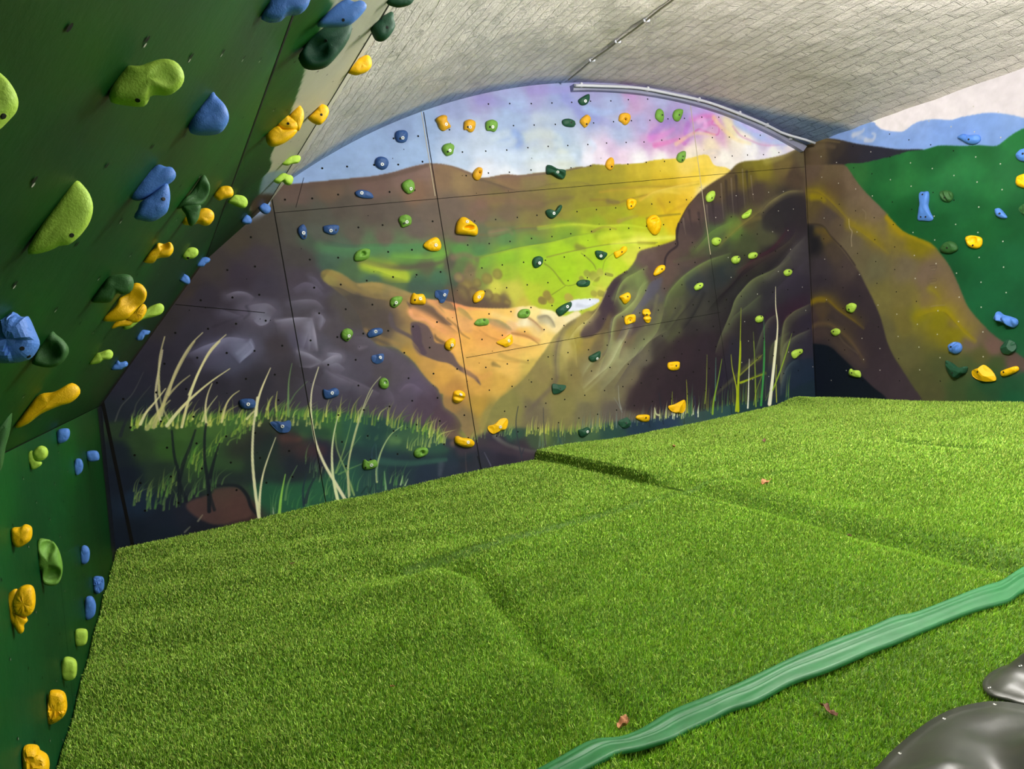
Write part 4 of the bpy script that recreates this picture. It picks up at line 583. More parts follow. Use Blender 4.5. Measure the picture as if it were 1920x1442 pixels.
# back wall
def paint_albedo(srgb, u, v, coef, k=.90):
    """pigment reflectance matched to the brightness of the room at that part of the wall"""
    B = np.stack([np.ones_like(u), u, v, u * u, u * v, v * v, u ** 3, u * u * v, u * v * v, v ** 3], -1)
    E = np.clip(np.exp(B @ np.array(coef)), .35, 2.6) * k * 1.03
    lum = srgb @ np.array([.3, .59, .11]); srgb = np.clip(lum[..., None] + (srgb - lum[..., None]) * (.86 + .42 * np.clip(lum, 0, .55))[..., None], 0, 1)
    srgb = np.clip(srgb * 1.035 - .012, 0, 1)
    return np.clip(s2l(srgb) / E, 0, .9)
BACK_E = [[-0.5161, -0.5233, -0.6727], [0.2514, 0.2506, 0.2348], [0.1294, 0.1291, 0.1364], [-0.0144, -0.0153, -0.0104], [0.1343, 0.1282, 0.1352], [-0.0083, -0.0108, -0.0084], [-0.004, -0.0039, -0.0044], [-0.0206, -0.0195, -0.0194], [0.0001, -0.0001, -0.0036], [-0.0239, -0.0215, -0.0197]]
RIGHT_E = [[0.9579, 0.8962, 0.1957], [-0.189, -0.1887, 0.191], [0.6861, 0.7684, 0.9053], [-0.0193, -0.0127, -0.1034], [-0.0653, -0.1163, -0.1408], [-0.0513, -0.0395, -0.0876], [0.0016, 0.0006, 0.0077], [-0.0018, 0.0039, 0.0061], [0.0003, 0.0014, 0.0037], [-0.014, -0.017, -0.0083]]
cb = paint_back()
pts = np.stack([cb.U.ravel(), np.full(cb.U.size, YB), cb.V.ravel()], -1)
Q = grid_quads(cb.W, cb.H); cen = (pts[Q[:, 0]] + pts[Q[:, 2]]) / 2
lx = np.interp(cen[:, 2], [p[1] for p in LP], [p[0] for p in LP])
keep = (cen[:, 2] < vault_z(cen[:, 0]) + .03) & (cen[:, 0] > lx - .02) & (cen[:, 2] > -.1)
rx = XR0 + KR * (cen[:, 2] - ZR0); keep &= cen[:, 0] < rx + .02
Q = Q[keep]; used = np.unique(Q); remap = -np.ones(len(pts), int); remap[used] = np.arange(len(used))
nb = np.array([0, -1., 0]); ex, ez = np.array([1., 0, 0]), np.array([0, 0, 1.])
def bp(x, z): return np.array([x, YB, ZO + z])
sb = [strip(bp(.93, .975), bp(5.80, .992), .0035, nb), strip(bp(.93, -1.2), bp(.93, 1.12), .006, nb), strip(bp(2.125, -1.2), bp(2.125, 1.62), .006, nb),
      strip(bp(4.575, -1.2), bp(4.575, .30), .004, nb), strip(bp(2.15, -.228), bp(4.6, -.216), .0035, nb), strip(bp(.20, .44), bp(.75, .31), .004, nb), strip(bp(1.08, 1.0), bp(1.17, 1.2), .003, nb), strip(bp(-.315, -1.2), bp(-.325, -.1), .02, nb)]
fb = [strip(bp(4.575, .30), bp(4.575, 1.63), .007, nb), strip(bp(2.11, 1.0), bp(2.108, 1.62), .005, nb)]
db = []
rows = [1.66, 1.487, 1.312, 1.137] ; xs0 = 2.30
for z in rows + [.79, .61, .43, .25, .07, -.11, -.33, -.51, -.69, -.87]:
    x = 2.30 + (0 if rnd.random() < .6 else .09)
    while x < 5.6:
        if z < vault_z(x) - ZO - .08 and abs(x - 4.575) > .05:
            light = x > 4.5 and z < 1.0 and rnd.random() < .5
            db.append((disc(bp(x + rnd.uniform(-.008, .008), z + rnd.uniform(-.006, .006)), .0065 if not light else .005, ex, ez, nb), 2 if light else 1))
        x += .183
for z in [1.44, 1.25, 1.06, .82, .63, .44, .26, .07, -.11, -.3, -.48, -.66, -.84]:
    x = -.2 + (0 if rnd.random() < .5 else .09)
    while x < 2.08:
        if z < vault_z(x) - ZO - .06 and x > np.interp(z + ZO, [p[1] for p in LP], [p[0] for p in LP]) + .08 and abs(x - .93) > .04:
            db.append((disc(bp(x + rnd.uniform(-.008, .008), z + rnd.uniform(-.008, .008)), .0075, ex, ez, nb), 1))
        x += .188
for _ in range(70):                                   # small screw heads scattered over the panels
    x, z = rnd.uniform(.2, 5.5), rnd.uniform(-.85, 1.4)
    if z < vault_z(x) - ZO - .1 and x > np.interp(z + ZO, [p[1] for p in LP], [p[0] for p in LP]) + .1: db.append((disc(bp(x, z), .0035, ex, ez, nb), 1))
me = compose('wall_back', pts[used], remap[Q], paint_albedo(cb.C.reshape(-1, 3)[used], pts[used][:, 0], pts[used][:, 2], BACK_E), sb, db, fillers=fb)
structure('wall_back', me, 'back wall of bolted plywood panels painted with a sunlit valley mural')

# right wall
cr = paint_right()
zc = cr.V.ravel(); pts = np.stack([XR0 + KR * (zc - ZR0), cr.U.ravel(), zc], -1)
Q = grid_quads(cr.W, cr.H); cen = (pts[Q[:, 0]] + pts[Q[:, 2]]) / 2
keep = (cen[:, 2] < vault_z(cen[:, 0]) + .03) & (cen[:, 2] > -.1) & (cen[:, 1] < YB + .01)
Q = Q[keep]; used = np.unique(Q); remap = -np.ones(len(pts), int); remap[used] = np.arange(len(used))
nr = -NR / np.linalg.norm(NR); ey = np.array([0, 1., 0]); es = np.array([KR, 0, 1.]) / math.hypot(KR, 1)
def rp(y, z): return np.array([XR0 + KR * (z - ZR0), y, z])
dr = []
y = 1.7; k = 0
while y < 5.5:
    for j in range(13):
        z = ZO - 1.0 + j * .185 + (.09 if k % 2 else 0)
        if z < ZO + 1.1: dr.append((disc(rp(y + rnd.uniform(-.01, .01), z), .0055, ey, es, nr), 2 if (y < 4.6 and rnd.random() < .75) or rnd.random() < .35 else 1))
    y += .185; k += 1
sr = [strip(rp(4.45, .0), rp(4.45, ZO + 1.2), .003, nr), strip(rp(5.585, 0), rp(5.585, ZO + 1.22), .006, nr)]
V2 = pts[used]; C2 = paint_albedo(cr.C.reshape(-1, 3)[used], V2[:, 1], V2[:, 2], RIGHT_E)
me = compose('wall_right', V2, remap[Q][:, ::-1], C2, sr[1:], dr, fillers=[])
structure('wall_right', me, 'right wall painted with an olive mountain, green hill and pale sky')
# the same wall carries on past the edge of the picture
zz = np.linspace(0, ZO + 1.2, 6); V = np.concatenate([[rp(1.6, z), rp(-1.6, z)] for z in zz]); qf = np.array([[2 * i, 2 * i + 2, 2 * i + 3, 2 * i + 1] for i in range(5)])
o = structure('wall_right_near', np_mesh('wall_right_near', V, qf, [mk_mat('green_wall_paint', (.03, .14, .04), .5)]))

# left side: low wall, then two boards leaning out over the room, then a filler strip up to the vault
GW = mk_mat('board_paint', attr=True, rough=.5, spec=.12, bump=[(7, .25, .01), (90, .12, .003), (500, .1, .001)])
def left_canvas(seg, res):
    a, b = LP[seg], LP[seg + 1]; ln = math.hypot(b[0] - a[0], b[1] - a[1])
    def tf(px, py):
        p, k, t = hit_left(px, py, seg); return (p[1], t * ln)
    return Canvas(-.6, YB, 0, ln, res, tf), ln
def left_mesh(name, seg, c, ln, strips=(), discs=()):
    a, b = LP[seg], LP[seg + 1]; t = c.V.ravel() / c.v[-1]; y = c.U.ravel()
    P = np.stack([a[0] + (b[0] - a[0]) * t + KX * (y - YB), y, a[1] + (b[1] - a[1]) * t], -1)
    V = [P]; F = [grid_quads(c.W, c.H)]; m = [np.zeros(len(F[0]), int)]; C = [s2l(c.C.reshape(-1, 3))]; n0 = len(P); F8 = []; m8 = []
    for s_ in strips: V.append(s_); F.append(np.array([[n0, n0 + 1, n0 + 2, n0 + 3]])); m.append([1]); C.append(np.zeros((4, 3))); n0 += 4
    for d_, mi in discs: V.append(d_); F8.append(np.arange(n0, n0 + 8)); m8.append(mi); C.append(np.zeros((8, 3))); n0 += 8
    return np_mesh(name, np.concatenate(V), [np.concatenate(F)] + ([np.array(F8)] if F8 else []), [GW, DARK, FLECK], np.concatenate(m + [m8]), np.concatenate(C))
def lp(seg, y, t):
    a, b = LP[seg], LP[seg + 1]; return np.array([a[0] + (b[0] - a[0]) * t + KX * (y - YB), y, a[1] + (b[1] - a[1]) * t])
GREEN_L = """0,0,234a20 200,100,24501f 400,60,2c5624 300,250,1c4a20 100,300,1d4424 0,500,1a4420 200,450,17421f 100,600,174820 300,550,123c1a 0,700,165020 100,720,1c5020 420,300,1c5020 500,200,225a22 560,100,285c24 600,60,2a6026 450,380,164a1c 350,450,113c18 250,650,123a18 150,740,16401c"""
def green(c, spec=GREEN_L, k=.16):
    c.warp(.15, .4, 5 + c.W % 7); c.C[:] = c.field(spec, 1.6, .06)
    n = vnoise(c.U * .5, c.V * 2, .10, 15, 4); n2 = vnoise(c.U, c.V, .5, 25, 3); c.C *= (1 + (n * k + n2 * .25)[..., None]) * np.array([.40, .84, .58])
def Sx(c, pts, col, w, a=.4, w1=None): c.stroke(pts, col, w, w1 or w * .6, a, a * .3, 1.3)
for seg, nm in ((0, 'wall_left'), (1, 'wall_left_leaning'), (2, 'wall_left_upper')):
    c, ln = left_canvas(seg, .008)
    if seg == 0:
        green(c, """0,900,1c5a2e 100,900,165030 60,1100,12482c 0,1200,155234 60,1300,134c34 130,850,1a5a28 150,1000,0f3f20 100,1200,0f4630 180,950,12401c 60,1400,145040""", .10)
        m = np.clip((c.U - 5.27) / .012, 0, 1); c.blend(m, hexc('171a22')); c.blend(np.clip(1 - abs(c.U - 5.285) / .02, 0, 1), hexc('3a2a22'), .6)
        st = [strip(lp(0, 5.262, 0), lp(0, 5.262, 1), .012, LPN[0]), strip(lp(0, 3.02, 0), lp(0, 3.02, .62), .004, LPN[0])]
    elif seg == 1:
        green(c)
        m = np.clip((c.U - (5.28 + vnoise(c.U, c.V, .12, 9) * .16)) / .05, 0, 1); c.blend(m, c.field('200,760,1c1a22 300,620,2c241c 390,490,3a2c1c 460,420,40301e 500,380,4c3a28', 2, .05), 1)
        st = [strip(lp(1, -.6, .997), lp(1, YB, .997), .012, LPN[1]), strip(lp(1, -.6, 0), lp(1, YB, 0), .010, LPN[1])]
    else:
        green(c, GREEN_L, .12)
        cream = q('L2', '800,-60 810,20 770,90 720,190 650,380 620,465 600,540 570,630 545,700 520,760 460,900 400,1025 385,1075 395,1105 370,1160 345,1200 350,1235 330,1290 300,1330') + q('P', '470,395 520,380 600,300 900,-60')
        far = [(700, -300)] + cream
        mm = c.mask(far, .005); mm = np.maximum(mm, c.mask(q('P', '625,0 700,-60 1400,-900 900,-900 650,-120'), .01))
        c.blend(mm, c.field('600,200,b4b09c 560,250,b0ac98 520,330,a8a896 680,80,b0ad9c 640,150,b8b29a 720,20,a8a898', 1.5, .05))
        c.blend(c.mask(q('L2', '340,1190 400,1160 470,1150 560,1160 560,1220 480,1290 420,1340 330,1345 310,1300'), .01), hexc('7c93a8'), .9)
        c.blend(c.mask(q('L2', '300,1320 360,1310 420,1310 470,1260 480,1380 300,1480 250,1400'), .012), hexc('4a3826'), .95)
        st = [strip(lp(2, -.6, .995), lp(2, YB, .995), .010, LPN[2])]
    ds = []
    y = .1
    while y < 5.2:
        for j in range(int(ln / .18) + 1):
            t = (.09 + j * .183 + (.09 if int(y / .2) % 2 else 0)) / ln
            if t < .97:
                p = lp(seg, y + rnd.uniform(-.02, .02), t); d0 = (np.array([LP[seg + 1][0] - LP[seg][0], 0, LP[seg + 1][1] - LP[seg][1]])) / ln
                ds.append((disc(p, .0045, ey, d0, LPN[seg]), 1))
                if rnd.random() < .5: ds.append((disc(p + ey * .009 - d0 * .004, .003, ey, d0, LPN[seg], lift=.0012), 2))
        y += .2
    structure(nm, left_mesh(nm, seg, c, ln, st, ds), {0: 'low green plywood wall along the left side', 1: 'green plywood board leaning out over the room on the left', 2: 'upper leaning board, green below a ragged cream edge'}[seg])
# filler strip between the leaning boards and the bricks
Vv = []
for y in np.linspace(-.6, YB, 40): Vv += [lp(3, y, 0), lp(3, y, 1.06)]
Vv = np.array(Vv); o = structure('trim_1', np_mesh('trim_1', Vv, np.array([[2 * i, 2 * i + 2, 2 * i + 3, 2 * i + 1] for i in range(39)]), [mk_mat('cream_filler', (.46, .44, .36), .5, vary=(6, .1), bump=[(40, .2, .004)])]))

# ------------------------------------------------------------------ vaulted brick ceiling
s0, s1 = -2.62, 2.72
NS, NY = 260, 300
S_, Yg = np.meshgrid(np.linspace(s0, s1, NS), np.linspace(-1.6, YB + .01, NY))
ang = S_ / AR; lumps = (vnoise(S_, Yg, .35, 101, 3) * .03 + vnoise(S_ * 2, Yg, .12, 102, 2) * .008)
Rr = AR - lumps * np.clip((YB - Yg) / .3, 0, 1)
Vv = np.stack([AX + Rr * np.sin(ang), Yg, AZ + Rr * np.cos(ang)], -1).reshape(-1, 3)
base = np.zeros(S_.shape + (3,)) + hexc('e8e0d6')
tone = np.clip((S_ + .3) / .8, 0, 1)[..., None]; base = base * (1 - tone) + hexc('e6dcd8') * tone
dy = YB - Yg + vnoise(S_, Yg, .22, 55, 3) * .16
def ov(width, soft, lo, hi, col, a):
    global base
    w = np.interp(S_, lo, hi); m = np.clip((w - dy) / soft, 0, 1)[..., None] * a; base = base * (1 - m) + hexc(col) * m
ov(0, .16, [-2.6, -2.3, -1.2, -.2, .2, .9, 1.7, 2.4, 2.7], [.30, .34, .32, .24, .04, .03, .22, .6, .8], '6886b4', .85)
ov(0, .10, [-2.6, -1.0, -.7, .1, .3, .9, 1.2, 2.0, 2.7], [.10, .09, .10, .08, .03, .0, .05, .16, .3], '66749a', .6)
n = vnoise(S_ * 2, Yg * .5, .10, 57, 4); base = np.clip(base * (1 + n[..., None] * .12), 0, 1)
me = np_mesh('ceiling', Vv, grid_quads(NS, NY), [], cols=s2l(base.reshape(-1, 3)))
uvl = me.uv_layers.new(name='courses'); li = np.empty(len(me.loops), np.int32); me.loops.foreach_get('vertex_index', li)
uvl.data.foreach_set('uv', np.stack([Yg.ravel()[li], S_.ravel()[li]], -1).astype(np.float32).ravel())
m = mk_mat('whitewashed_brick', attr=True, rough=.26, spec=.6); nt = m.node_tree; N = nt.nodes; L = nt.links; b = N['Principled BSDF']
uv = N.new('ShaderNodeUVMap'); uv.uv_map = 'courses'
dn = N.new('ShaderNodeTexNoise'); dn.inputs['Scale'].default_value = 9; dn.inputs['Detail'].default_value = 3; L.new(uv.outputs[0], dn.inputs['Vector'])
sub = N.new('ShaderNodeVectorMath'); sub.operation = 'SUBTRACT'; sub.inputs[1].default_value = (.5, .5, .5); L.new(dn.outputs['Color'], sub.inputs[0])
scv = N.new('ShaderNodeVectorMath'); scv.operation = 'SCALE'; scv.inputs['Scale'].default_value = .018; L.new(sub.outputs[0], scv.inputs[0])
add = N.new('ShaderNodeVectorMath'); L.new(uv.outputs[0], add.inputs[0]); L.new(scv.outputs[0], add.inputs[1])
br = N.new('ShaderNodeTexBrick'); br.inputs['Scale'].default_value = 1; br.inputs['Brick Width'].default_value = .235; br.inputs['Row Height'].default_value = .086
br.inputs['Mortar Size'].default_value = .009; br.inputs['Mortar Smooth'].default_value = .6; br.offset = .5
br.inputs['Color1'].default_value = (1, 1, 1, 1); br.inputs['Color2'].default_value = (.45, .45, .45, 1); br.inputs['Mortar'].default_value = (.0, .0, .0, 1)
L.new(add.outputs[0], br.inputs['Vector'])
bw = N.new('ShaderNodeRGBToBW'); L.new(br.outputs['Color'], bw.inputs[0])
b1 = N.new('ShaderNodeBump'); b1.inputs['Strength'].default_value = 1; b1.inputs['Distance'].default_value = .028; L.new(bw.outputs[0], b1.inputs['Height'])
prev = b1.outputs[0]
for sc_, st, di in ((14, .8, .03), (42, .8, .014), (110, 1.0, .008)):
    nz = N.new('ShaderNodeTexNoise'); nz.inputs['Scale'].default_value = sc_; nz.inputs['Detail'].default_value = 5; nz.inputs['Roughness'].default_value = .6; L.new(uv.outputs[0], nz.inputs['Vector'])
    bb = N.new('ShaderNodeBump'); bb.inputs['Strength'].default_value = st; bb.inputs['Distance'].default_value = di
    L.new(nz.outputs['Fac'], bb.inputs['Height']); L.new(prev, bb.inputs['Normal']); prev = bb.outputs[0]
L.new(prev, b.inputs['Normal'])
me.materials.clear(); me.materials.append(m)
structure('ceiling', me, 'low vaulted brick ceiling painted white, sprayed blue along the back wall')

# floor slab under the mats
fv = np.array([(-1.2, -1.6, -.1), (6.2, -1.6, -.1), (6.2, 5.9, -.1), (-1.2, 5.9, -.1), (-1.2, -1.6, 0), (6.2, -1.6, 0), (6.2, 5.9, 0), (-1.2, 5.9, 0)], float)
structure('floor', np_mesh('floor', fv, np.array([[0, 3, 2, 1], [4, 5, 6, 7], [0, 1, 5, 4], [1, 2, 6, 5], [2, 3, 7, 6], [3, 0, 4, 7]]), [mk_mat('concrete', (.2, .2, .19), .9, vary=(4, .1))], smooth=False))
# ------------------------------------------------------------------ climbing holds
from mathutils.bvhtree import BVHTree
from mathutils import noise as mnoise
HM = {k: mk_mat(k + '_resin', s2l(hexc(h)).tolist(), r, .35, vary=(25, .06), bump=[(350, .35, .002), (60, .15, .003)]) for k, h, r in
      (('yellow', 'f5bd06', .5), ('amber', 'd8a01c', .55), ('blue', '5080d2', .55), ('navy', '33558f', .55), ('lime', 'aed24c', .6), ('green', '6c9c3c', .6), ('dark', '1b4a34', .6), ('moss', '2c5a2a', .6), ('olive', '34602e', .6))}
WASH = mk_mat('bolt_zinc', (.86, .86, .88), .4, .5); SOCK = mk_mat('bolt_socket_dark', (.012, .011, .010), .6)
def bolt_mesh():
    V = []; F = []; k = 20
    prof = [(.0122, -.004), (.0122, .0016), (.0114, .0026), (.0052, .0026), (.0042, .0006), (.0042, -.001)]
    for r, z in prof:
        for i in range(k): a = 2 * math.pi * i / k; V.append((r * math.cos(a), r * math.sin(a), z))
    V.append((0, 0, -.001)); 
    for j in range(len(prof) - 1):
        for i in range(k): F.append((j * k + i, j * k + (i + 1) % k, (j + 1) * k + (i + 1) % k, (j + 1) * k + i))
    n = (len(prof) - 1) * k; c = len(V) - 1; me = bpy.data.meshes.new('bolt')
    F += [(n + i, n + (i + 1) % k, c) for i in range(k)]; me.from_pydata(V, [], F); me.materials.append(WASH); me.materials.append(SOCK)
    for p in me.polygons: p.use_smooth = True; p.material_index = 1 if p.index >= 4 * k else 0
    return me
def socket_mesh():
    V = []; k = 14
    for r, z in ((.0075, -.003), (.0075, .0004), (.006, .0008)):
        for i in range(k): a = 2 * math.pi * i / k; V.append((r * math.cos(a), r * math.sin(a), z))
    F = [(j * k + i, j * k + (i + 1) % k, (j + 1) * k + (i + 1) % k, (j + 1) * k + i) for j in range(2) for i in range(k)]; F.append(tuple(range(2 * k, 3 * k)))
    me = bpy.data.meshes.new('bolt_socket'); me.from_pydata(V, [], F); me.materials.append(SOCK); return me
BOLT, SOCKET = bolt_mesh(), socket_mesh()
def resample(P, k):
    P = np.asarray(P, float); C = catmull(P, True, 8); Cc = np.vstack([C, C[:1]]); L = np.concatenate([[0], np.cumsum(np.linalg.norm(np.diff(Cc, axis=0), axis=1))])
    t = np.linspace(0, L[-1], k, endpoint=False); return np.stack([np.interp(t, L, Cc[:, i]) for i in range(2)], -1)
def centroid(P):
    x, y = P[:, 0], P[:, 1]; x1, y1 = np.roll(x, -1), np.roll(y, -1); a = x * y1 - x1 * y; A = a.sum()
    return np.array([((x + x1) * a).sum(), ((y + y1) * a).sum()]) / (3 * A) if abs(A) > 1e-9 else P.mean(0)
def ring_faces(k, rings, off=0, cap=True):
    F = []
    for j in range(rings - 1):
        for i in range(k): F.append((off + j * k + i, off + j * k + (i + 1) % k, off + (j + 1) * k + (i + 1) % k, off + (j + 1) * k + i))
    return F
def finish(name, V, F, mat, parent=None, smooth=True, origin=None):
    V = np.array(V); o0 = V.mean(0) if origin is None else np.asarray(origin)
    me = bpy.data.meshes.new(name); me.from_pydata([tuple(v - o0) for v in V], [], F); me.materials.append(mat)
    bm = bmesh.new(); bm.from_mesh(me); bmesh.ops.recalc_face_normals(bm, faces=bm.faces); bm.to_mesh(me); bm.free()
    for p in me.polygons: p.use_smooth = smooth
    o = bpy.data.objects.new(name, me); link(o); o.location = Vector(o0)
    return o, V
def fastener(o, V, F, px, py, kind, size=1.0):
    bvh = BVHTree.FromPolygons([Vector(v) for v in V], F); d = Vector(ray(px, py)).normalized()
    loc, nrm, idx, dist = bvh.ray_cast(Vector(CAM), d)
    if loc is None: return
    if nrm.dot(d) > 0: nrm = -nrm
    b = bpy.data.objects.new('bolt' if kind == 'b' else 'bolt_socket', BOLT if kind == 'b' else SOCKET)
    link(b, o); b.rotation_euler = nrm.to_track_quat('Z', 'Y').to_euler(); b.location = loc + nrm * .0004 - o.location; b.scale = (size,) * 3
    b['label'] = 'pale round bolt head with a dark centre' if kind == 'b' else 'dark recessed bolt hole'
def parse(opts):
    bolts, feats, h = [], [], None
    for t in opts.split(';'):
        t = t.strip()
        if not t: continue
        w = t.split()
        if w[0] in 'bh': bolts.append((w[0], float(w[1]), float(w[2])))
        elif w[0] == 'H': h = float(w[1])
        else: feats.append((w[0], [float(x) for x in w[1:]]))
    return bolts, feats, h
WALLS = dict(B=(np.array([0, YB, 0.]), np.array([0, -1., 0]), np.array([1., 0, 0]), np.array([0, 0, 1.])),
             R=(PR, nr, np.array([0, -1., 0]), es))
HOLD_N = [0]
def wall_hold(key, col, wall, outline, opts, label, group):
    p0, n, ea, eb = WALLS[wall]; HOLD_N[0] += 1; seed = HOLD_N[0] * 3.71
    bolts, feats, hf = parse(opts); px = q(key, outline); fn = [f[0] for f in feats]
    A = np.array([hit(x, y, p0, n) for x, y in px]); ext = min(np.ptp(A @ ea), np.ptp(A @ eb)); h = (hf or .42) * ext
    A = np.array([hit(x, y, p0 + n * h * .42, n) - n * h * .42 for x, y in px])          # outline read at half height of the hold
    P2 = np.stack([(A - p0) @ ea, (A - p0) @ eb], -1); K, R = 48, 12
    P2 = resample(P2, K); c = centroid(P2)
    V = []; ts = [1 - (j / (R - 1)) ** 1.25 for j in range(R)]
    for s_, z in ((.93, -.002), (.985, h * .10), (1.0, h * .22)): V += [(c + (p - c) * s_, z) for p in P2]
    k2 = ext * .5
    for j, t in enumerate(ts[1:]):
        for i, p in enumerate(P2):
            uv = c + (p - c) * max(t, .001)
            z = h * (.22 + .78 * (1 - t ** 2.6) ** .62)
            q3 = Vector((uv[0] / k2 + seed, uv[1] / k2, seed))
            z += h * .20 * mnoise.noise(q3 * 1.3) * (1 - t * .6) + h * .07 * mnoise.noise(q3 * 3.1)
            z *= 1 + .16 * ((uv[1] - c[1]) / k2)                                         # a little prouder at the top lip
            V.append((uv, z))
    V = [(np.array(u), z) for u, z in V]
    for f, a in feats:
        if f == 'F':                                                                       # broken-rock facets
            rs = random.Random(int(seed)); pl = []
            for m_ in range(9):
                th = rs.uniform(0, 6.28); g = rs.uniform(.25, .8) * h / k2; pl.append((math.cos(th) * g, math.sin(th) * g, rs.uniform(.75, 1.1) * h))
            V = [(u, min([z * 1.15] + [max(pz + (u[0] - c[0]) * gx + (u[1] - c[1]) * gy, z * .45) for gx, gy, pz in pl]) if z > h * .23 else z) for u, z in V]
        if f == 'R':                                                                       # ribs, direction a[0] degrees, count a[1]
            th = math.radians(a[0]); V = [(u, z * (1 + .22 * math.sin(((u[0] - c[0]) * math.cos(th) + (u[1] - c[1]) * math.sin(th)) / k2 * a[1])) if z > h * .23 else z) for u, z in V]
        if f in 'PS':                                                                      # pocket / slot at crop x y radius [radius2]
            w = hit(*q(key, f'{a[0]} {a[1]}')[0], p0 + n * h * .8, n) - n * h * .8; w = np.array([(w - p0) @ ea, (w - p0) @ eb])
            r1 = a[2] * .0044 / 4 * 1.0 * (4 / CROP[key][2]) ; r2 = (a[3] * .0044 / CROP[key][2]) if len(a) > 3 else r1
            V = [(u, z - h * .75 * math.exp(-(((u[0] - w[0]) / r1) ** 2 + ((u[1] - w[1]) / r2) ** 2) ** 2)) if z > h * .3 else (u, z) for u, z in V]
    W = [p0 + ea * u[0] + eb * u[1] + n * z for u, z in V]; Fc = ring_faces(K, 2 + len(ts)); last = (1 + len(ts)) * K
    W.append(sum(W[last:last + K]) / K); Fc += [(last + i, last + (i + 1) % K, len(W) - 1) for i in range(K)]
    o, Vw = finish('climbing_hold', W, Fc, HM[col], smooth='F' not in fn, origin=p0 + ea * c[0] + eb * c[1])
    tag(o, label, 'climbing hold', group)
    for kind, bx, by in bolts: fastener(o, Vw, Fc, *q(key, f'{bx} {by}')[0], kind)
    return o
def side_hold(key, col, seg, contact, outlines, opts, label, group):
    """a hold seen along the board: its section across the board is traced, then given a full rounded body"""
    HOLD_N[0] += 1; seed = HOLD_N[0] * 2.3; bolts, feats, hf = parse(opts)
    (ax, ay), (bx_, by_) = q(key, contact); pc, k, t = hit_left((ax + bx_) / 2, (ay + by_) / 2, seg); y0 = pc[1]
    V = []; F = []; K, R = 44, 15
    for oi, ol in enumerate(outlines):
        A = np.array([hit(x, y, (0, y0, 0), (0, 1, 0)) for x, y in q(key, ol)]); P2 = resample(A[:, [0, 2]], K); c = centroid(P2)
        d = P2 - c; cov = np.cov(d.T); w_, v_ = np.linalg.eigh(cov); short = np.ptp(d @ v_[:, 0]); T = short * .5 * (hf or .85)
        off = len(V)
        for j in range(R):
            ph = math.pi * (j + .5) / R; s_ = math.sin(ph) ** .55; w = T * math.copysign(abs(math.cos(ph)) ** .75, math.cos(ph))
            for i, p in enumerate(P2):
                uv = c + (p - c) * s_; q3 = Vector((uv[0], w, uv[1])) / max(short, .01)
                dw = T * (.22 * mnoise.noise(q3 * 1.6 + Vector((seed, 0, 0))) + .08 * mnoise.noise(q3 * 4 + Vector((seed, 3, 0))))
                for f, a in feats:
                    if f == 'X' and oi == int(a[0]): dw += T * .12 * math.sin(uv[0] / short * 38 + 2 * math.sin(uv[1] / short * 30))
                    if f == 'F': dw += T * .35 * (mnoise.cell(q3 * 2.2 + Vector((seed, 0, 0))) - .5)
                V.append(np.array([uv[0], y0 - (w + math.copysign(dw, w) * abs(math.cos(ph))), uv[1]]))
        F += ring_faces(K, R, off)
        for a0, ww in ((off, 1), (off + (R - 1) * K, -1)):
            V.append(sum(V[a0:a0 + K]) / K); F += [(a0 + i, a0 + (i + 1) % K, len(V) - 1) for i in range(K)]
        if feats:
            for f, a in feats:
                if f == 'P' and oi == int(a[0]):                                          # scooped hollow facing the room
                    cc = hit(*q(key, f'{a[1]} {a[2]}')[0], (0, y0 - T * .6, 0), (0, 1, 0)); r = a[3] / CROP[key][2] * np.linalg.norm(cc - CAM) / F_PX
                    for vi in range(off, len(V)):
                        v = V[vi]; dd = math.hypot(v[0] - cc[0], v[2] - cc[2]) / r
                        if v[1] < y0: v[1] += T * (a[4] if len(a) > 4 else .8) * math.exp(-dd ** 4)
    o, Vw = finish('climbing_hold', V, F, HM[col], origin=pc, smooth=not any(f[0] == 'F' for f in feats))
    tag(o, label, 'climbing hold', group)
    for kind, bx, by in bolts: fastener(o, Vw, F, *q(key, f'{bx} {by}')[0], kind, min(1, .18 + y0 * .16))
    return o
F_PX = F
GL, GLO, GB, GR = 'climbing holds on the leaning boards', 'climbing holds on the low left wall', 'climbing holds on the back mural wall', 'climbing holds on the right wall'
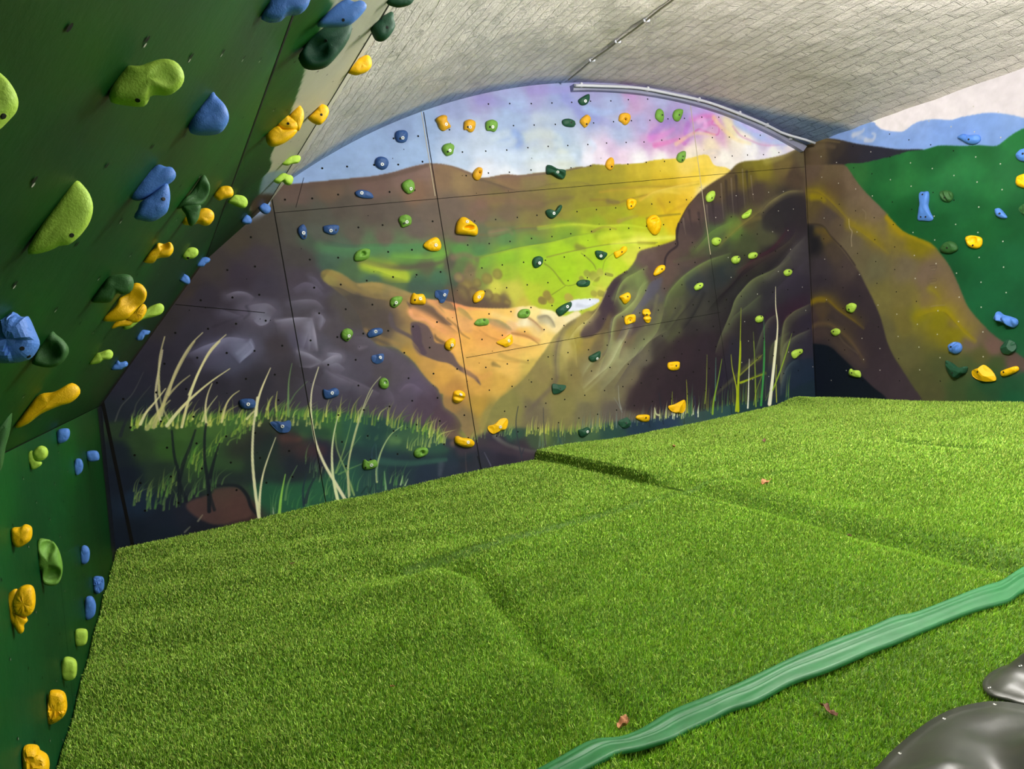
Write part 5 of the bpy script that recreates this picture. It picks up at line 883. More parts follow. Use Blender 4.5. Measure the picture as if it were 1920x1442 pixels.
SIDE = [
 ('L1','lime',None,'835 465 735 680',['850,460 940,458 1020,430 1090,410 1165,415 1215,450 1245,510 1235,565 1190,610 1140,632 1060,628 1015,640 1000,680 960,712 850,705 760,690 735,660 750,600 800,520'],'h 930 678; P 0 1110 520 55 .28; H .8','large lime pinch hold with a bulging rounded head, uppermost lime one on the leaning board'),
 ('L1','blue',None,'1430 630 1275 870',['1430,628 1460,655 1520,720 1545,780 1540,830 1500,885 1440,905 1340,908 1285,890 1275,850 1290,790 1340,720'],'','smooth blue teardrop hold with a pointed top, left of the black board joint'),
 ('L1','blue',None,'1060 1115 885 1340',['1070,1115 1120,1130 1160,1132 1188,1170 1180,1210 1130,1250 1060,1300 990,1340 930,1355 885,1340 890,1300 960,1200 1000,1160','1130,1240 1150,1310 1145,1380 1130,1430 1090,1465 1030,1495 960,1490 905,1470 930,1420 950,1370 1010,1330 1070,1280'],'h 1105 1345','big blue double-lobed hold on the green board, its thumb lobe over a bulging base'),
 ('L1','lime',None,'-40 430 -190 780',['-60,440 0,495 60,550 105,620 122,680 110,740 70,790 30,830 0,860 -60,900 -150,860 -190,760 -150,600 -100,500'],'h 22 785','lime hold with a dark bolt hole, cut by the left edge of the picture'),
 ('L1','lime',None,'500 1215 180 1710',['510,1215 560,1250 605,1310 628,1380 625,1440 600,1510 545,1585 490,1635 440,1662 410,1655 340,1690 250,1715 185,1712 210,1640 290,1510 380,1380 450,1280'],'h 485 1590; H .7','largest lime hold, a smooth leaf shape with a pointed top, left on the board'),
 ('L1','olive',None,'1365 1185 1200 1400',['1375,1182 1405,1220 1420,1270 1400,1340 1355,1390 1300,1410 1240,1405 1190,1410 1215,1370 1280,1310 1330,1240','1230,1395 1350,1385 1350,1440 1335,1490 1300,1525 1275,1515 1255,1450'],'P 0 1345 1300 60','dark green crescent scoop on a downward stem, right of the blue double-lobed hold'),
 ('L1','yellow',None,'1480 1265 1440 1330',['1495,1262 1555,1262 1578,1300 1565,1330 1510,1345 1480,1355 1445,1325 1460,1295'],'','small angular yellow hold touching the board joint, just above a lime one'),
 ('L1','lime',None,'1580 1320 1540 1370',['1580,1318 1640,1325 1670,1350 1672,1385 1650,1405 1610,1398 1560,1375 1540,1365 1555,1340'],'','small lime nub just below the angular yellow hold at the board joint'),
 ('L3','yellow',None,'1250 100 1230 145',['1235,110 1300,70 1355,45 1400,40 1440,65 1447,105 1420,145 1385,155 1340,140 1290,150 1240,145'],'H 1','round-headed yellow hold partly behind the stem of the dark green crescent'),
 ('L3','yellow',None,'1060 275 965 400',['1065,275 1110,275 1150,268 1172,300 1168,335 1140,365 1090,372 1060,380 1040,405 1000,408 970,400 985,370 1010,335 1040,310'],'P 0 1110 290 25','yellow two-part hold with a round nose, alone in the middle of the leaning board'),
 ('L3','lime',None,'1268 308 1230 370',['1270,308 1310,303 1338,320 1338,350 1310,375 1275,380 1262,388 1232,368 1240,335'],'h 1270 375','small lime hold just left of the small blue one at the joint foot'),
 ('L3','blue',None,'1360 375 1330 430',['1365,372 1395,368 1420,380 1415,400 1390,415 1375,432 1335,432 1330,420 1345,395'],'','small blue hold at the foot of the black board joint by the back wall'),
 ('L3','blue',None,'1245 482 1212 530',['1245,482 1275,500 1285,525 1280,548 1255,552 1215,530 1215,515 1230,495'],'','small blue wedge on the far board edge, next below the joint foot'),
 ('L3','olive',None,'700 545 615 672',['740,500 800,485 860,485 895,505 905,550 890,595 850,620 815,618 790,610 770,640 745,672 690,678 620,672 640,630 690,560'],'','long dark green hold with a rounded head, just above the big yellow one'),
 ('L3','yellow',None,'785 670 695 798',['905,545 950,548 985,585 992,625 975,670 940,700 900,745 860,785 810,800 750,805 695,798 705,770 760,720 790,680 800,650 850,620 880,590'],'P 0 900 660 60; H .7','large yellow hold with a hollowed face, in front of a wrinkled yellow knob'),
 ('L3','yellow',None,'790 800 750 850',['960,685 988,700 990,735 965,780 930,808 890,810 860,795 850,770 900,740','860,795 900,800 880,830 800,840 765,852 750,845 770,815 830,780'],'X 0; H .9','wrinkled yellow knob peeping out under the big hollowed yellow hold'),
 ('L3','lime',None,'850 805 830 850',['1080,680 1105,695 1108,725 1085,755 1030,775 980,785 930,810 890,845 850,858 830,845 845,810 900,790 960,750 1000,710 1040,690'],'','lime stick-shaped hold jutting out behind the wrinkled yellow knob'),
 ('L3','blue',None,'955 862 920 925',['960,860 985,860 1015,868 1005,890 980,900 960,930 925,930 922,905 940,880'],'','small flat blue hold on the board edge below the lime stick'),
 ('L3','blue',None,'30 760 -110 1020',['-60,800 40,770 95,738 150,775 185,765 205,790 235,860 268,945 250,1000 210,1050 180,1065 100,1085 0,1085 -80,1080 -120,1000'],'h 195 1040; h 150 985; F 1; H .7','big faceted blue rock-like hold at the left edge of the picture'),
 ('L3','olive',None,'345 868 215 1085',['350,865 380,890 430,930 460,975 462,1020 430,1070 385,1105 330,1115 260,1105 215,1085 235,1040 270,960 310,900'],'P 0 330 1010 55','dark green hooded hold touching the big faceted blue one'),
 ('P','yellow',None,'62 750 27 801',['136,718 147,724 151,734 147,743 133,755 116,760 100,766 76,777 52,795 33,803 27,800 38,784 52,765 64,749 78,738 100,735 116,727 128,720'],'','long yellow finger-shaped hold pointing out of the lowest part of the leaning board'),
 ('L3','lime',None,'650 1020 605 1092',['735,992 762,1010 762,1040 740,1060 700,1062 670,1085 605,1093 620,1060 650,1020 680,1010'],'','lime hook-shaped hold left of a blue one near the bottom of the leaning board'),
 ('L3','blue',None,'790 1068 750 1130',['795,1065 815,1078 850,1070 865,1085 860,1105 835,1118 815,1130 755,1132 755,1110 775,1090'],'','lowest small blue hold of the leaning board, beside the lime hook'),
 ('P','olive',None,'5 752 -22 880',['-15,765 5,752 16,756 22,766 22,782 18,810 10,840 3,878 -12,890 -22,850'],'','mid green hold cut by the left edge, under the yellow finger-shaped hold'),
 ('L3','blue',None,'1658 82 1628 130',['1660,82 1690,95 1702,125 1690,142 1655,145 1630,130 1640,105'],'','small blue nub on the board edge, next below the topmost blue nub'),
 ('B1','blue',None,'50 925 18 960',['55,925 95,940 112,970 95,1000 60,1003 25,975 20,950'],'','topmost small blue nub where the leaning board meets the back wall'),
 ('L2','blue',None,'375 20 325 120',['380,-40 640,-40 648,20 625,60 590,85 545,90 510,95 485,110 455,135 390,145 330,125 325,105 350,60'],'','big rounded blue hold cut by the top edge, over the black board joint'),
 ('L2','blue',None,'800 50 700 175',['810,40 850,20 900,3 950,20 985,10 1020,20 1035,50 1010,90 960,140 920,165 860,178 790,180 705,175 720,140 760,90'],'h 878 135; H .7','blue wing-shaped hold on the cream edge, above the huge dark green hold'),
 ('L2','dark',None,'700 200 575 385',['930,170 925,240 890,310 860,350 800,420 750,455 680,467 620,455 590,420 575,380 600,340 650,250 710,200 740,190 850,165'],'h 760 275; P 0 700 340 60; H .75','huge near-black green hold with a folded lip, under the blue wing-shaped hold'),
 ('L2','yellow',None,'1015 380 900 480',['1020,378 1055,385 1070,430 1055,470 1010,495 960,505 905,485 903,465 950,420'],'','yellow half-moon hold on the cream board edge, nearest to the brick vault'),
 ('L2','dark',None,'1190 85 1065 190',['1200,85 1215,110 1215,140 1225,170 1215,210 1180,255 1145,275 1100,265 1075,220 1065,185 1100,150 1150,110'],'h 1175 185','dark green folded hold on the groove beside the bricks, above the yellow half-moon'),
 ('L2','dark',None,'1215 -30 1170 20',['1175,20 1190,-30 1370,-40 1350,10 1330,30 1290,42 1240,45'],'','dark green hold cut by the top edge beside the brick vault'),
 ('L2','yellow',None,'560 720 350 940',['430,855 470,880 560,880 560,900 520,940 460,975 405,990 370,975 355,930 365,890','480,775 530,800 570,840 575,870 540,890 480,885 440,865 425,840 440,805','570,715 600,735 612,790 595,850 575,885 545,860 510,800 520,770'],'h 505 835; H .8','large yellow three-lobed hold straddling the green and cream paint'),
 ('L2','yellow',None,'715 715 638 800',['740,708 770,725 780,760 765,800 735,835 710,842 670,825 640,800 655,780 690,745 710,715'],'h 730 775','plump yellow hold on the cream strip, right of the three-lobed one'),
 ('L2','lime',None,'525 1055 462 1108',['530,1055 580,1052 590,1075 575,1100 530,1108 500,1118 465,1108 480,1085'],'','small lime hold, the upper of two on the groove beside the bricks'),
 ('L2','lime',None,'460 1175 403 1222',['465,1172 490,1175 500,1182 530,1190 540,1215 525,1248 490,1245 470,1225 440,1240 405,1220 430,1195'],'','lime two-lobed hold where cream paint ends in pale blue, lower of two beside the bricks'),
]
LOW = [
 ('L4','blue','228 98 225 150',['230,98 270,92 277,115 265,140 235,152 225,135'],'','small blue hold highest on the low wall, just under the board fold'),
 ('L4','blue','345 183 345 222',['345,183 380,180 393,195 390,218 355,223 342,205'],'','small blue hold at the far end of the low wall, next to the dark corner'),
 ('L4','blue','296 215 296 275',['300,213 320,213 330,235 325,262 305,278 295,262 293,235'],'','oval blue hold, left of and below the one next to the dark corner'),
 ('L4','lime','112 188 125 255',['130,180 140,215 165,225 160,240 130,255 118,235 108,210 112,188','160,160 185,170 190,195 175,215 150,218 133,205 133,180'],'H 1','lime ball-headed hold with a small foot, just below the fold in the boards'),
 ('L4','yellow','46 490 50 550',['48,487 80,483 100,472 125,485 125,525 105,548 72,562 50,545 45,510'],'H .9','smooth square-ish yellow hold, uppermost yellow one on the low wall'),
 ('L4','green','150 540 168 705',['150,535 180,530 215,548 235,580 248,640 240,690 220,712 180,710 168,690 165,650 148,630 150,600','150,620 170,595 205,590 222,605 215,635 185,655 155,650'],'P 0 188 562 20 1.1; P 0 207 672 24 1.1; P 1 182 628 9 .6','ear-shaped light green hold with two hollows and a central knob'),
 ('L4','yellow','28 750 60 880',['30,750 70,730 60,820 100,840 110,855 95,870 95,895 78,905 60,880 40,850 28,800','75,725 105,712 130,720 140,760 135,810 110,835 80,835 55,815 50,770'],'X 1; H .9','yellow knob with an engraved wavy texture and a ragged tail'),
 ('L4','blue','320 560 320 620',['325,558 345,558 356,580 352,615 335,630 320,620 318,585'],'','blue oval hold with a top notch, highest of the lower blue trio'),
 ('L4','blue','370 682 370 735',['370,682 405,680 413,700 410,730 385,748 370,730'],'F 1','blue blocky ribbed hold, middle of the lower blue trio'),
 ('L4','blue','338 765 335 840',['340,762 365,758 380,790 375,830 350,850 335,838 335,800'],'','blue bean-shaped hold, lowest of all the blue holds on the low wall'),
 ('L4','lime','298 890 296 935',['300,890 340,888 348,912 340,945 305,953 295,930'],'','lime cube-like hold with rounded corners, above the pale lime one'),
 ('L4','lime','243 1005 248 1080',['255,1000 290,1003 305,1025 300,1075 270,1090 248,1080 240,1040'],'','pale lime slab-like hold directly above the upper jagged yellow one'),
 ('L4','yellow','196 1135 182 1250',['200,1132 250,1138 265,1175 262,1215 230,1250 190,1258 180,1220 190,1170'],'F 1','jagged yellow hold near the floor, the upper of two jagged ones'),
 ('L4','yellow','92 1355 92 1460',['95,1355 140,1352 160,1375 190,1400 192,1450 150,1480 100,1470 90,1400'],'F 1','jagged yellow hold cut by the bottom edge of the picture'),
]
FLAT = [
 ('B1','navy','B','1060,380 1110,376 1140,395 1138,440 1120,465 1085,468 1058,455 1045,415','b 1101 434; h 1082 440','blue hold high in the pale sky, upper of the two left of the first joint'),
 ('B1','navy','B','905,585 940,572 985,590 997,625 980,660 950,670 915,655 895,625','b 947 632','round blue hold in the sky close above the brown ridge'),
 ('B1','navy','B','745,840 780,822 830,828 870,850 883,880 860,888 800,885 755,868','b 793 847','blue fish-shaped hold lying level on the brown ridge'),
 ('B1','green','B','1105,765 1150,742 1185,765 1193,810 1180,840 1145,852 1110,825 1095,790','b 1163 816','green hold on the brown ridge left of the upper joint crossing'),
 ('B1','green','B','1085,1020 1130,1008 1165,1030 1167,1075 1140,1095 1100,1104 1085,1080 1072,1050','b 1132 1065; h 1112 1075','green hold below the upper level joint, directly under the one on the ridge'),
 ('B1','navy','B','335,1090 358,1082 380,1115 383,1165 372,1190 345,1190 318,1150 315,1115','b 357 1147; h 365 1173','upright blue oval, left of a level blue hold at the same height'),
 ('B1','navy','B','510,1095 560,1085 620,1090 622,1125 600,1155 560,1158 515,1140 505,1115','b 562 1130; h 600 1125','level blue hold with a cut side, right of the upright blue oval'),
 ('B1','green','B','740,1315 765,1280 815,1262 855,1270 858,1300 845,1335 800,1355 745,1355','P 806 1300 14','green hold with a dark pocket and a slanting lip, on the dim green meadow'),
 ('B1','yellow','B','1258,1245 1285,1205 1350,1177 1385,1210 1392,1255 1370,1280 1310,1280','b 1350 1238','smooth yellow guitar-pick-shaped hold just left of the first tall joint'),
 ('B1','yellow','B','1515,1065 1550,1025 1590,1040 1625,1065 1660,1095 1670,1140 1655,1165 1600,1160 1540,1155 1505,1140','b 1585 1062; S 1600 1108 36 14; H .5','large yellow hold with a wide slot like a mouth'),
 ('B1','amber','B','1360,280 1400,260 1432,268 1435,300 1450,325 1465,350 1440,365 1410,380 1380,360 1365,320 1352,300','b 1427 332','orange-yellow knobbly hold in the sky, leftmost of three in a row'),
 ('B1','amber','B','1570,305 1605,294 1645,310 1648,350 1630,385 1605,388 1585,372 1563,370 1562,330','b 1607 353; h 1588 352','orange-yellow rounded hold in the sky, middle one of three in a row'),
 ('B2','green','B','50,310 90,295 130,312 135,350 115,385 85,380 55,375 45,345','b 96 352; h 75 352','green hold in the sky, rightmost of three in a row'),
 ('B1','green','B','1410,485 1450,472 1488,490 1485,530 1475,555 1435,567 1412,545 1398,515','b 1455 528; h 1438 538','green hold in the sky just under the row of three'),
 ('B1','amber','B','1645,670 1670,652 1700,665 1697,710 1680,745 1650,748 1628,720 1632,690','P 1680 692 11; h 1680 692','upright orange-yellow hold with a dark pocket where sky meets the brown hill'),
 ('B2','dark','B','740,150 780,118 820,105 823,150 800,183 760,185','b 791 158','dark green pointed hold, highest of all under the crown of the arch'),
 ('B2','dark','B','620,300 660,288 710,305 716,335 700,352 650,348 622,330','h 685 318','flat dark green hold in the sky, left of an orange-yellow one'),
 ('B2','amber','B','760,290 800,258 830,280 828,315 795,355 770,335 755,315','h 800 330','orange-yellow leaf-shaped hold right of the flat dark one in the sky'),
 ('B2','amber','B','1055,255 1090,244 1125,255 1132,290 1115,325 1090,335 1065,315 1045,300','h 1093 296; P 1093 296 12','orange-yellow round hold alone in the purple sky, right of the other three orange ones'),
 ('B2','green','B','1330,222 1355,215 1378,245 1380,300 1360,316 1325,290 1318,260','h 1368 262','soft green oval in the sky left of the painted-over joint, left of a pair'),
 ('B2','green','B','1465,225 1500,215 1522,230 1515,275 1495,307 1465,300 1450,265','h 1495 262','soft green oval in the sky, right of a pair and nearest the filled joint'),
 ('B2','green','B','1495,545 1535,530 1545,560 1535,605 1510,618 1483,600 1480,575','h 1522 575; h 1518 600','soft green hold against the cream cloud above the golden ridge'),
 ('B2','amber','B','955,600 985,578 1005,600 1008,640 990,672 965,668 945,640','h 988 650','orange-yellow drop on the skyline between sky and olive hill'),
 ('B2','dark','B','508,635 570,660 640,675 648,705 630,740 590,735 540,705 505,700','b 583 690; R 60 9','ribbed dark green beam-like hold tilted on the skyline'),
 ('B2','dark','B','495,985 520,968 560,985 595,940 617,938 615,965 590,1005 550,1038 515,1025','b 555 1000','dark green boomerang-shaped hold on the brown slope'),
 ('B2','yellow','B','1110,895 1145,888 1175,905 1172,935 1150,965 1118,968 1105,930','h 1135 945; P 1140 925 14','small yellow hold on the golden slope above the big yellow oval'),
 ('B2','yellow','B','1270,1030 1300,1010 1335,1020 1358,1070 1360,1110 1345,1150 1310,1158 1270,1110 1258,1060','S 1315 1045 28 10; H .5','big yellow oval hold with a creased top, beside the shaded cliff'),
 ('B2','dark','B','395,1365 410,1330 450,1320 475,1340 470,1380 440,1405 410,1405','b 447 1373; h 428 1378','round dark green hold on the bright meadow, leftmost of the dark ones there'),
 ('B2','dark','B','867,1285 900,1278 957,1300 940,1335 915,1348 880,1330','b 907 1320; h 918 1303','dark green five-sided hold on the bright meadow, left of a yellow one'),
 ('B2','yellow','B','1010,1290 1050,1275 1075,1248 1100,1250 1103,1280 1080,1305 1030,1335 1015,1320','h 1065 1290','yellow bird-shaped hold on the bright meadow at the foot of the dark hillside'),
 ('B2','lime','B','1710,850 1740,830 1762,835 1762,870 1750,905 1715,915 1698,885','h 1740 885','lime oval at the top of the shaded cliff beside the third joint'),
 ('B3','lime','B','285,785 310,765 335,748 338,775 318,800 290,805','S 312 778 14 5','lime split-looking hold on the rounded crest of the dark hill'),
 ('B2','lime','B','1745,1200 1760,1182 1790,1180 1808,1200 1800,1230 1775,1243 1750,1230','h 1795 1203; H .6','lime ball hold right of the third joint, highest of the small balls'),
 ('B6','lime','B','1492,340 1510,320 1540,320 1553,345 1545,370 1515,378 1495,365','h 1540 330; H .6','lime ball hold, left one of a close pair on the dark hillside'),
 ('B6','lime','B','1618,310 1640,292 1670,292 1685,312 1670,335 1640,342 1620,335','h 1665 318; H .6','lime ball hold, right one of a close pair on the dark hillside'),
 ('B6','lime','B','1212,550 1235,525 1265,520 1278,540 1262,565 1230,578 1214,570','h 1250 543; H .6','lime egg-shaped hold left of the third joint, halfway down the hillside'),
 ('B6','lime','B','1672,785 1690,768 1715,768 1728,790 1715,815 1685,820 1672,805','h 1710 775; H .6','lime ball hold just above the tips of the tall painted reeds'),
 ('B7','lime','B','118,415 135,398 160,398 172,418 162,440 140,447 122,438','h 150 412; H .6','lime ball hold near the corner, above the long pale reed'),
 ('B6','yellow','B','905,455 925,410 955,388 985,390 990,420 960,450 920,468','h 965 418','yellow slanting oval at the top of the fluted hillside'),
 ('B6','dark','B','325,525 345,503 390,497 425,505 425,535 400,550 345,548','h 398 508','dark green lozenge lying level on the meadow just above the painted pond'),
 ('B6','yellow','B','650,625 680,605 715,592 732,620 725,655 690,680 665,650','h 708 625','yellow three-cornered hold right of the painted pond'),
 ('B6','dark','B','175,725 215,690 270,665 290,670 285,705 240,750 205,770 185,755','b 257 700','dark green leaf-like hold touching the white painted pond'),
 ('B6','yellow','B','690,775 760,758 768,810 735,825 695,833','h 727 800; P 727 800 20; H .35','square yellow picture-frame-like hold on the hillside'),
 ('B6','yellow','B','825,725 855,715 878,735 872,765 885,790 875,820 850,818 830,790 838,772 822,755','h 852 760; R 90 6','yellow duck-like hold of two stacked lobes, right of the square yellow one'),
 ('C3','yellow','B','912,150 930,140 985,137 993,160 985,190 945,198 915,185','h 967 165','broad yellow hold alone on the dark purple slope'),
 ('C3','dark','B','378,105 400,90 450,65 457,85 450,115 410,138 385,130','b 433 118','dark green wedge on the olive slope left of the broad yellow hold'),
 ('C3','dark','B','132,290 175,292 224,300 205,335 165,355 135,350','h 182 320; F 1','dark green star-like faceted hold on the painted track'),
 ('C3','yellow','B','917,440 960,425 1000,405 1028,397 1035,440 1020,480 970,485 935,470','F 1','crumpled yellow hold just above the turf among the pale painted grass'),
 ('C3','yellow','B','697,510 720,497 780,497 790,520 780,542 740,543 700,525','h 762 517','yellow bar-shaped hold near the turf between a dark and a crumpled yellow one'),
 ('C3','dark','B','580,540 620,520 640,515 663,550 650,578 620,588 590,570','F 1; h 630 552','faceted dark green hold left of the yellow bar near the turf'),
 ('C3','dark','B','307,600 330,595 370,580 390,605 370,630 335,650 312,635','b 367 612','dark green snail-like hold nearest the turf, left of the faceted one'),
 ('B5','navy','B','870,580 910,575 965,572 960,610 935,665 905,668 890,640 868,625','b 935 612; F 1','blue rock-cut hold beside the first tall joint, right of a yellow one'),
 ('B5','yellow','B','690,615 705,595 725,605 775,605 795,640 790,680 740,682 685,672','b 753 640; h 712 650','yellow cushion-like hold with one ear, between a green and a blue one'),
 ('B5','green','B','530,650 550,628 600,620 622,635 610,670 585,695 560,708 530,690','b 571 670; h 557 688','green hold immediately left of the yellow cushion-like one'),
 ('B5','yellow','B','1155,610 1190,580 1230,580 1237,610 1215,650 1170,672 1150,650','b 1193 628','smooth yellow oval against the painted brown trees'),
 ('B5','green','B','1488,745 1515,720 1565,718 1580,745 1560,780 1515,785 1488,775','P 1555 750 13; h 1555 750','pale green loaf with a dark hole, on the whitest part of the sunlit rock'),
 ('B5','green','B','1160,820 1190,792 1250,788 1268,805 1260,835 1200,845 1165,835','P 1230 800 13; h 1230 800','pale green loaf with a dark hole, left of and below its twin'),
 ('B5','green','B','165,885 200,862 240,875 248,910 210,960 175,945 160,920','b 218 920; h 210 945','green hold left of a blue one on the purple rocks'),
 ('B5','navy','B','355,905 385,870 440,858 470,870 468,900 430,920 375,932','b 418 887','slanting blue loaf right of the green hold on the purple rocks'),
 ('B5','navy','B','390,1070 430,1058 475,1052 482,1080 470,1115 430,1128 395,1110','b 453 1081; F 1','rough blue block below the slanting blue loaf'),
 ('B5','yellow','B','945,965 985,935 1015,945 1018,985 1000,1015 970,1028 940,1005','b 992 988; h 982 1008','yellow hold on the edge between orange rock and its brown shadow'),
 ('B5','yellow','B','1333,960 1385,935 1430,905 1447,930 1447,975 1400,1003 1370,990 1335,975','b 1418 957; F 1','yellow arrow-like faceted hold just above the lower level joint'),
 ('B5','green','B','450,1250 480,1232 510,1250 518,1290 500,1315 465,1312 445,1285','b 490 1272; P 490 1270 12','green egg with a pocket on the purple rocks, tip of a painted stalk'),
 ('B5','yellow','B','1010,1335 1050,1325 1090,1350 1085,1390 1050,1420 1020,1422 998,1400 1002,1365','b 1057 1358; R 70 7','stepped ribbed yellow hold low on the ochre slope'),
 ('B5','navy','B','25,1320 60,1325 110,1308 140,1325 142,1360 110,1380 50,1393 28,1370','b 92 1348','blue pillow-like hold just above the painted grass, right of the oval one'),
 ('C1','navy','B','968,405 1000,388 1060,390 1080,415 1070,450 1020,460 980,445','b 1029 426','smooth blue oval at the top of the painted grass'),
 ('C1','navy','B','1178,550 1220,540 1260,545 1310,535 1322,570 1305,612 1250,620 1215,595','b 1260 576; F 1','blue cut-gem hold in the painted grass, lowest blue one on the mural'),
 ('C2','green','B','295,805 310,800 320,812 370,800 390,820 385,850 330,868 292,858','b 348 838; h 308 855','green pig-like hold with one ear, lowest green one on the mural'),
 ('C2','green','B','638,745 665,722 715,718 735,740 720,770 670,788 640,775','h 693 752; P 693 752 13','green loaf with a dark hole in the dark painted meadow'),
 ('C2','yellow','B','915,650 935,640 965,652 1020,660 1048,685 1035,712 980,717 920,690','b 1002 683','yellow shoe-like hold nearest the turf, lower left of a jagged one'),
 ('C2','yellow','B','1140,575 1185,560 1225,525 1265,522 1275,550 1260,590 1220,605 1180,627 1145,605','b 1220 580; R 40 7; F 1','jagged yellow bow-tie hold in the painted stream'),
 ('B7','lime','B','172,990 200,970 245,965 250,990 225,1010 195,1035 175,1020','h 228 988','lime triangular hold left of the corner beside the reeds'),
 ('B3','blue','R','1530,330 1565,312 1590,320 1650,318 1663,345 1640,370 1600,373 1560,355','h 1598 345','blue whale-like hold on the painted blue haze, only one there'),
 ('B3','blue','R','1870,430 1900,402 1935,400 1960,440 1935,470 1900,472 1875,455','h 1912 428','blue hold cut by the right edge, above the yellow one there'),
 ('B3','yellow','R','1868,585 1885,555 1935,545 1960,585 1935,625 1900,625 1872,610','','yellow hold cut by the right edge of the picture'),
 ('B3','blue','R','1310,655 1335,648 1362,648 1365,690 1360,730 1375,775 1390,805 1370,820 1330,818 1300,815 1300,780 1312,720','h 1330 665; h 1320 795; h 1348 795; H .25','tall blue bell-bottomed plate hold with three holes'),
 ('B3','moss','R','1430,650 1465,640 1500,655 1500,690 1475,710 1440,690','h 1458 683; R 20 8','dark green round ribbed hold right of the tall blue plate'),
 ('B3','blue','R','1750,750 1775,745 1800,770 1818,800 1785,803 1755,785','h 1778 775','small blue wedge on the green paint, right of the tall blue plate'),
 ('B3','moss','R','1885,745 1910,722 1940,715 1965,750 1940,785 1900,770','F 1','dark green faceted hold cut by the right edge'),
 ('B3','yellow','R','1578,915 1610,902 1665,915 1672,950 1655,975 1620,978 1590,960','h 1622 960; P 1618 930 20','yellow bowl-like hold right of a dark green dome'),
 ('B3','moss','R','1428,980 1450,950 1485,935 1520,950 1530,985 1490,1008 1440,1000','h 1472 975','green dome hold left of the yellow bowl-like one'),
 ('B7','blue','R','1600,735 1630,697 1665,720 1720,735 1765,755 1770,790 1740,815 1700,800 1650,775 1605,760','h 1655 752; R 10 7','wide blue bone-shaped ribbed hold on the green paint'),
 ('B7','lime','R','555,655 590,637 622,650 618,680 595,708 565,700 553,680','h 575 683','lime rounded triangle, highest lime one on the purple painted mountain'),
 ('B7','lime','R','447,835 480,818 508,832 505,858 475,873 450,858','h 465 842','small lime pebble, middle of the three lime ones by the corner'),
 ('B7','lime','R','573,1125 585,1105 600,1115 640,1118 655,1140 652,1168 610,1165 575,1150','h 595 1135','lime pig-like hold low beside the navy shape, lowest lime one'),
 ('B7','blue','R','1278,945 1310,917 1355,920 1375,950 1365,985 1330,1003 1290,985','h 1300 950; R -30 9','blue fan-ribbed shell hold low on the right wall'),
 ('B7','dark','R','1645,960 1665,930 1700,898 1755,925 1755,975 1710,1005 1665,995','R -40 8; F 1','dark green fan-ribbed hold near the right edge above the yellow bar'),
 ('B7','dark','R','1255,1048 1300,1065 1350,1100 1410,1090 1400,1135 1370,1150 1330,1175 1280,1140 1260,1090','h 1310 1135; F 1','dark green jagged rock-like hold left of the largest yellow one'),
 ('B7','yellow','R','1445,1120 1490,1100 1525,1078 1570,1105 1605,1150 1613,1190 1560,1200 1500,1190 1450,1160','h 1490 1128; F 1','largest yellow hold on the right wall, layered like broken rock'),
 ('B7','yellow','R','1650,1130 1670,1115 1750,1088 1778,1095 1772,1125 1690,1160 1655,1155','h 1675 1130','yellow sausage-shaped hold at the lower right'),
]
for key, col, seg, con, outs, opts, lab in SIDE: side_hold(key, col, seg, con, outs, opts, lab, GL)
for key, col, con, outs, opts, lab in LOW: side_hold(key, col, 0, con, outs, opts, lab, GLO)
for key, col, w, out, opts, lab in FLAT: wall_hold(key, col, w, out, opts, lab, GB if w == 'B' else GR)
# ------------------------------------------------------------------ turf over the crash mats
def floor_pt(px, py, z=-1.09): 
    p = hit(px, py, (0, 0, ZO + z), (0, 0, 1)); return p[:2]
def line_field(X, Y, pts):
    """signed distance (positive on the left of travel) and parameter along a crease"""
    best = np.full(X.shape, 1e9); sg = np.zeros(X.shape); tt = np.zeros(X.shape); P = np.array(pts); n = len(P) - 1
    for i in range(n):
        a, b = P[i], P[i + 1]; d = b - a; t = np.clip(((X - a[0]) * d[0] + (Y - a[1]) * d[1]) / (d @ d), 0, 1)
        dx, dy = X - a[0] - t * d[0], Y - a[1] - t * d[1]; r = np.hypot(dx, dy); s = np.sign(d[0] * dy - d[1] * dx); m = r < best
        best = np.where(m, r, best); sg = np.where(m, s, sg); tt = np.where(m, (i + t) / n, tt)
    return best * sg, tt
CR1 = [floor_pt(*p) for p in ((1000, 855), (1060, 866), (1130, 880), (1200, 897), (1250, 912))]
CR2 = [floor_pt(*p) for p in ((1250, 912), (1330, 926), (1430, 945), (1530, 968), (1650, 1002), (1780, 1038), (1930, 1074))]
CR3 = [floor_pt(*p) for p in ((735, 1082), (800, 1062), (870, 1045), (950, 1020), (1050, 990), (1150, 962), (1270, 925), (1400, 893), (1480, 880))]
CR4 = [floor_pt(*p) for p in ((790, 1065), (850, 1100), (890, 1160), (960, 1250), (1040, 1330), (1130, 1410))]
CR5 = [floor_pt(*p) for p in ((1660, 815), (1760, 824), (1860, 832))]
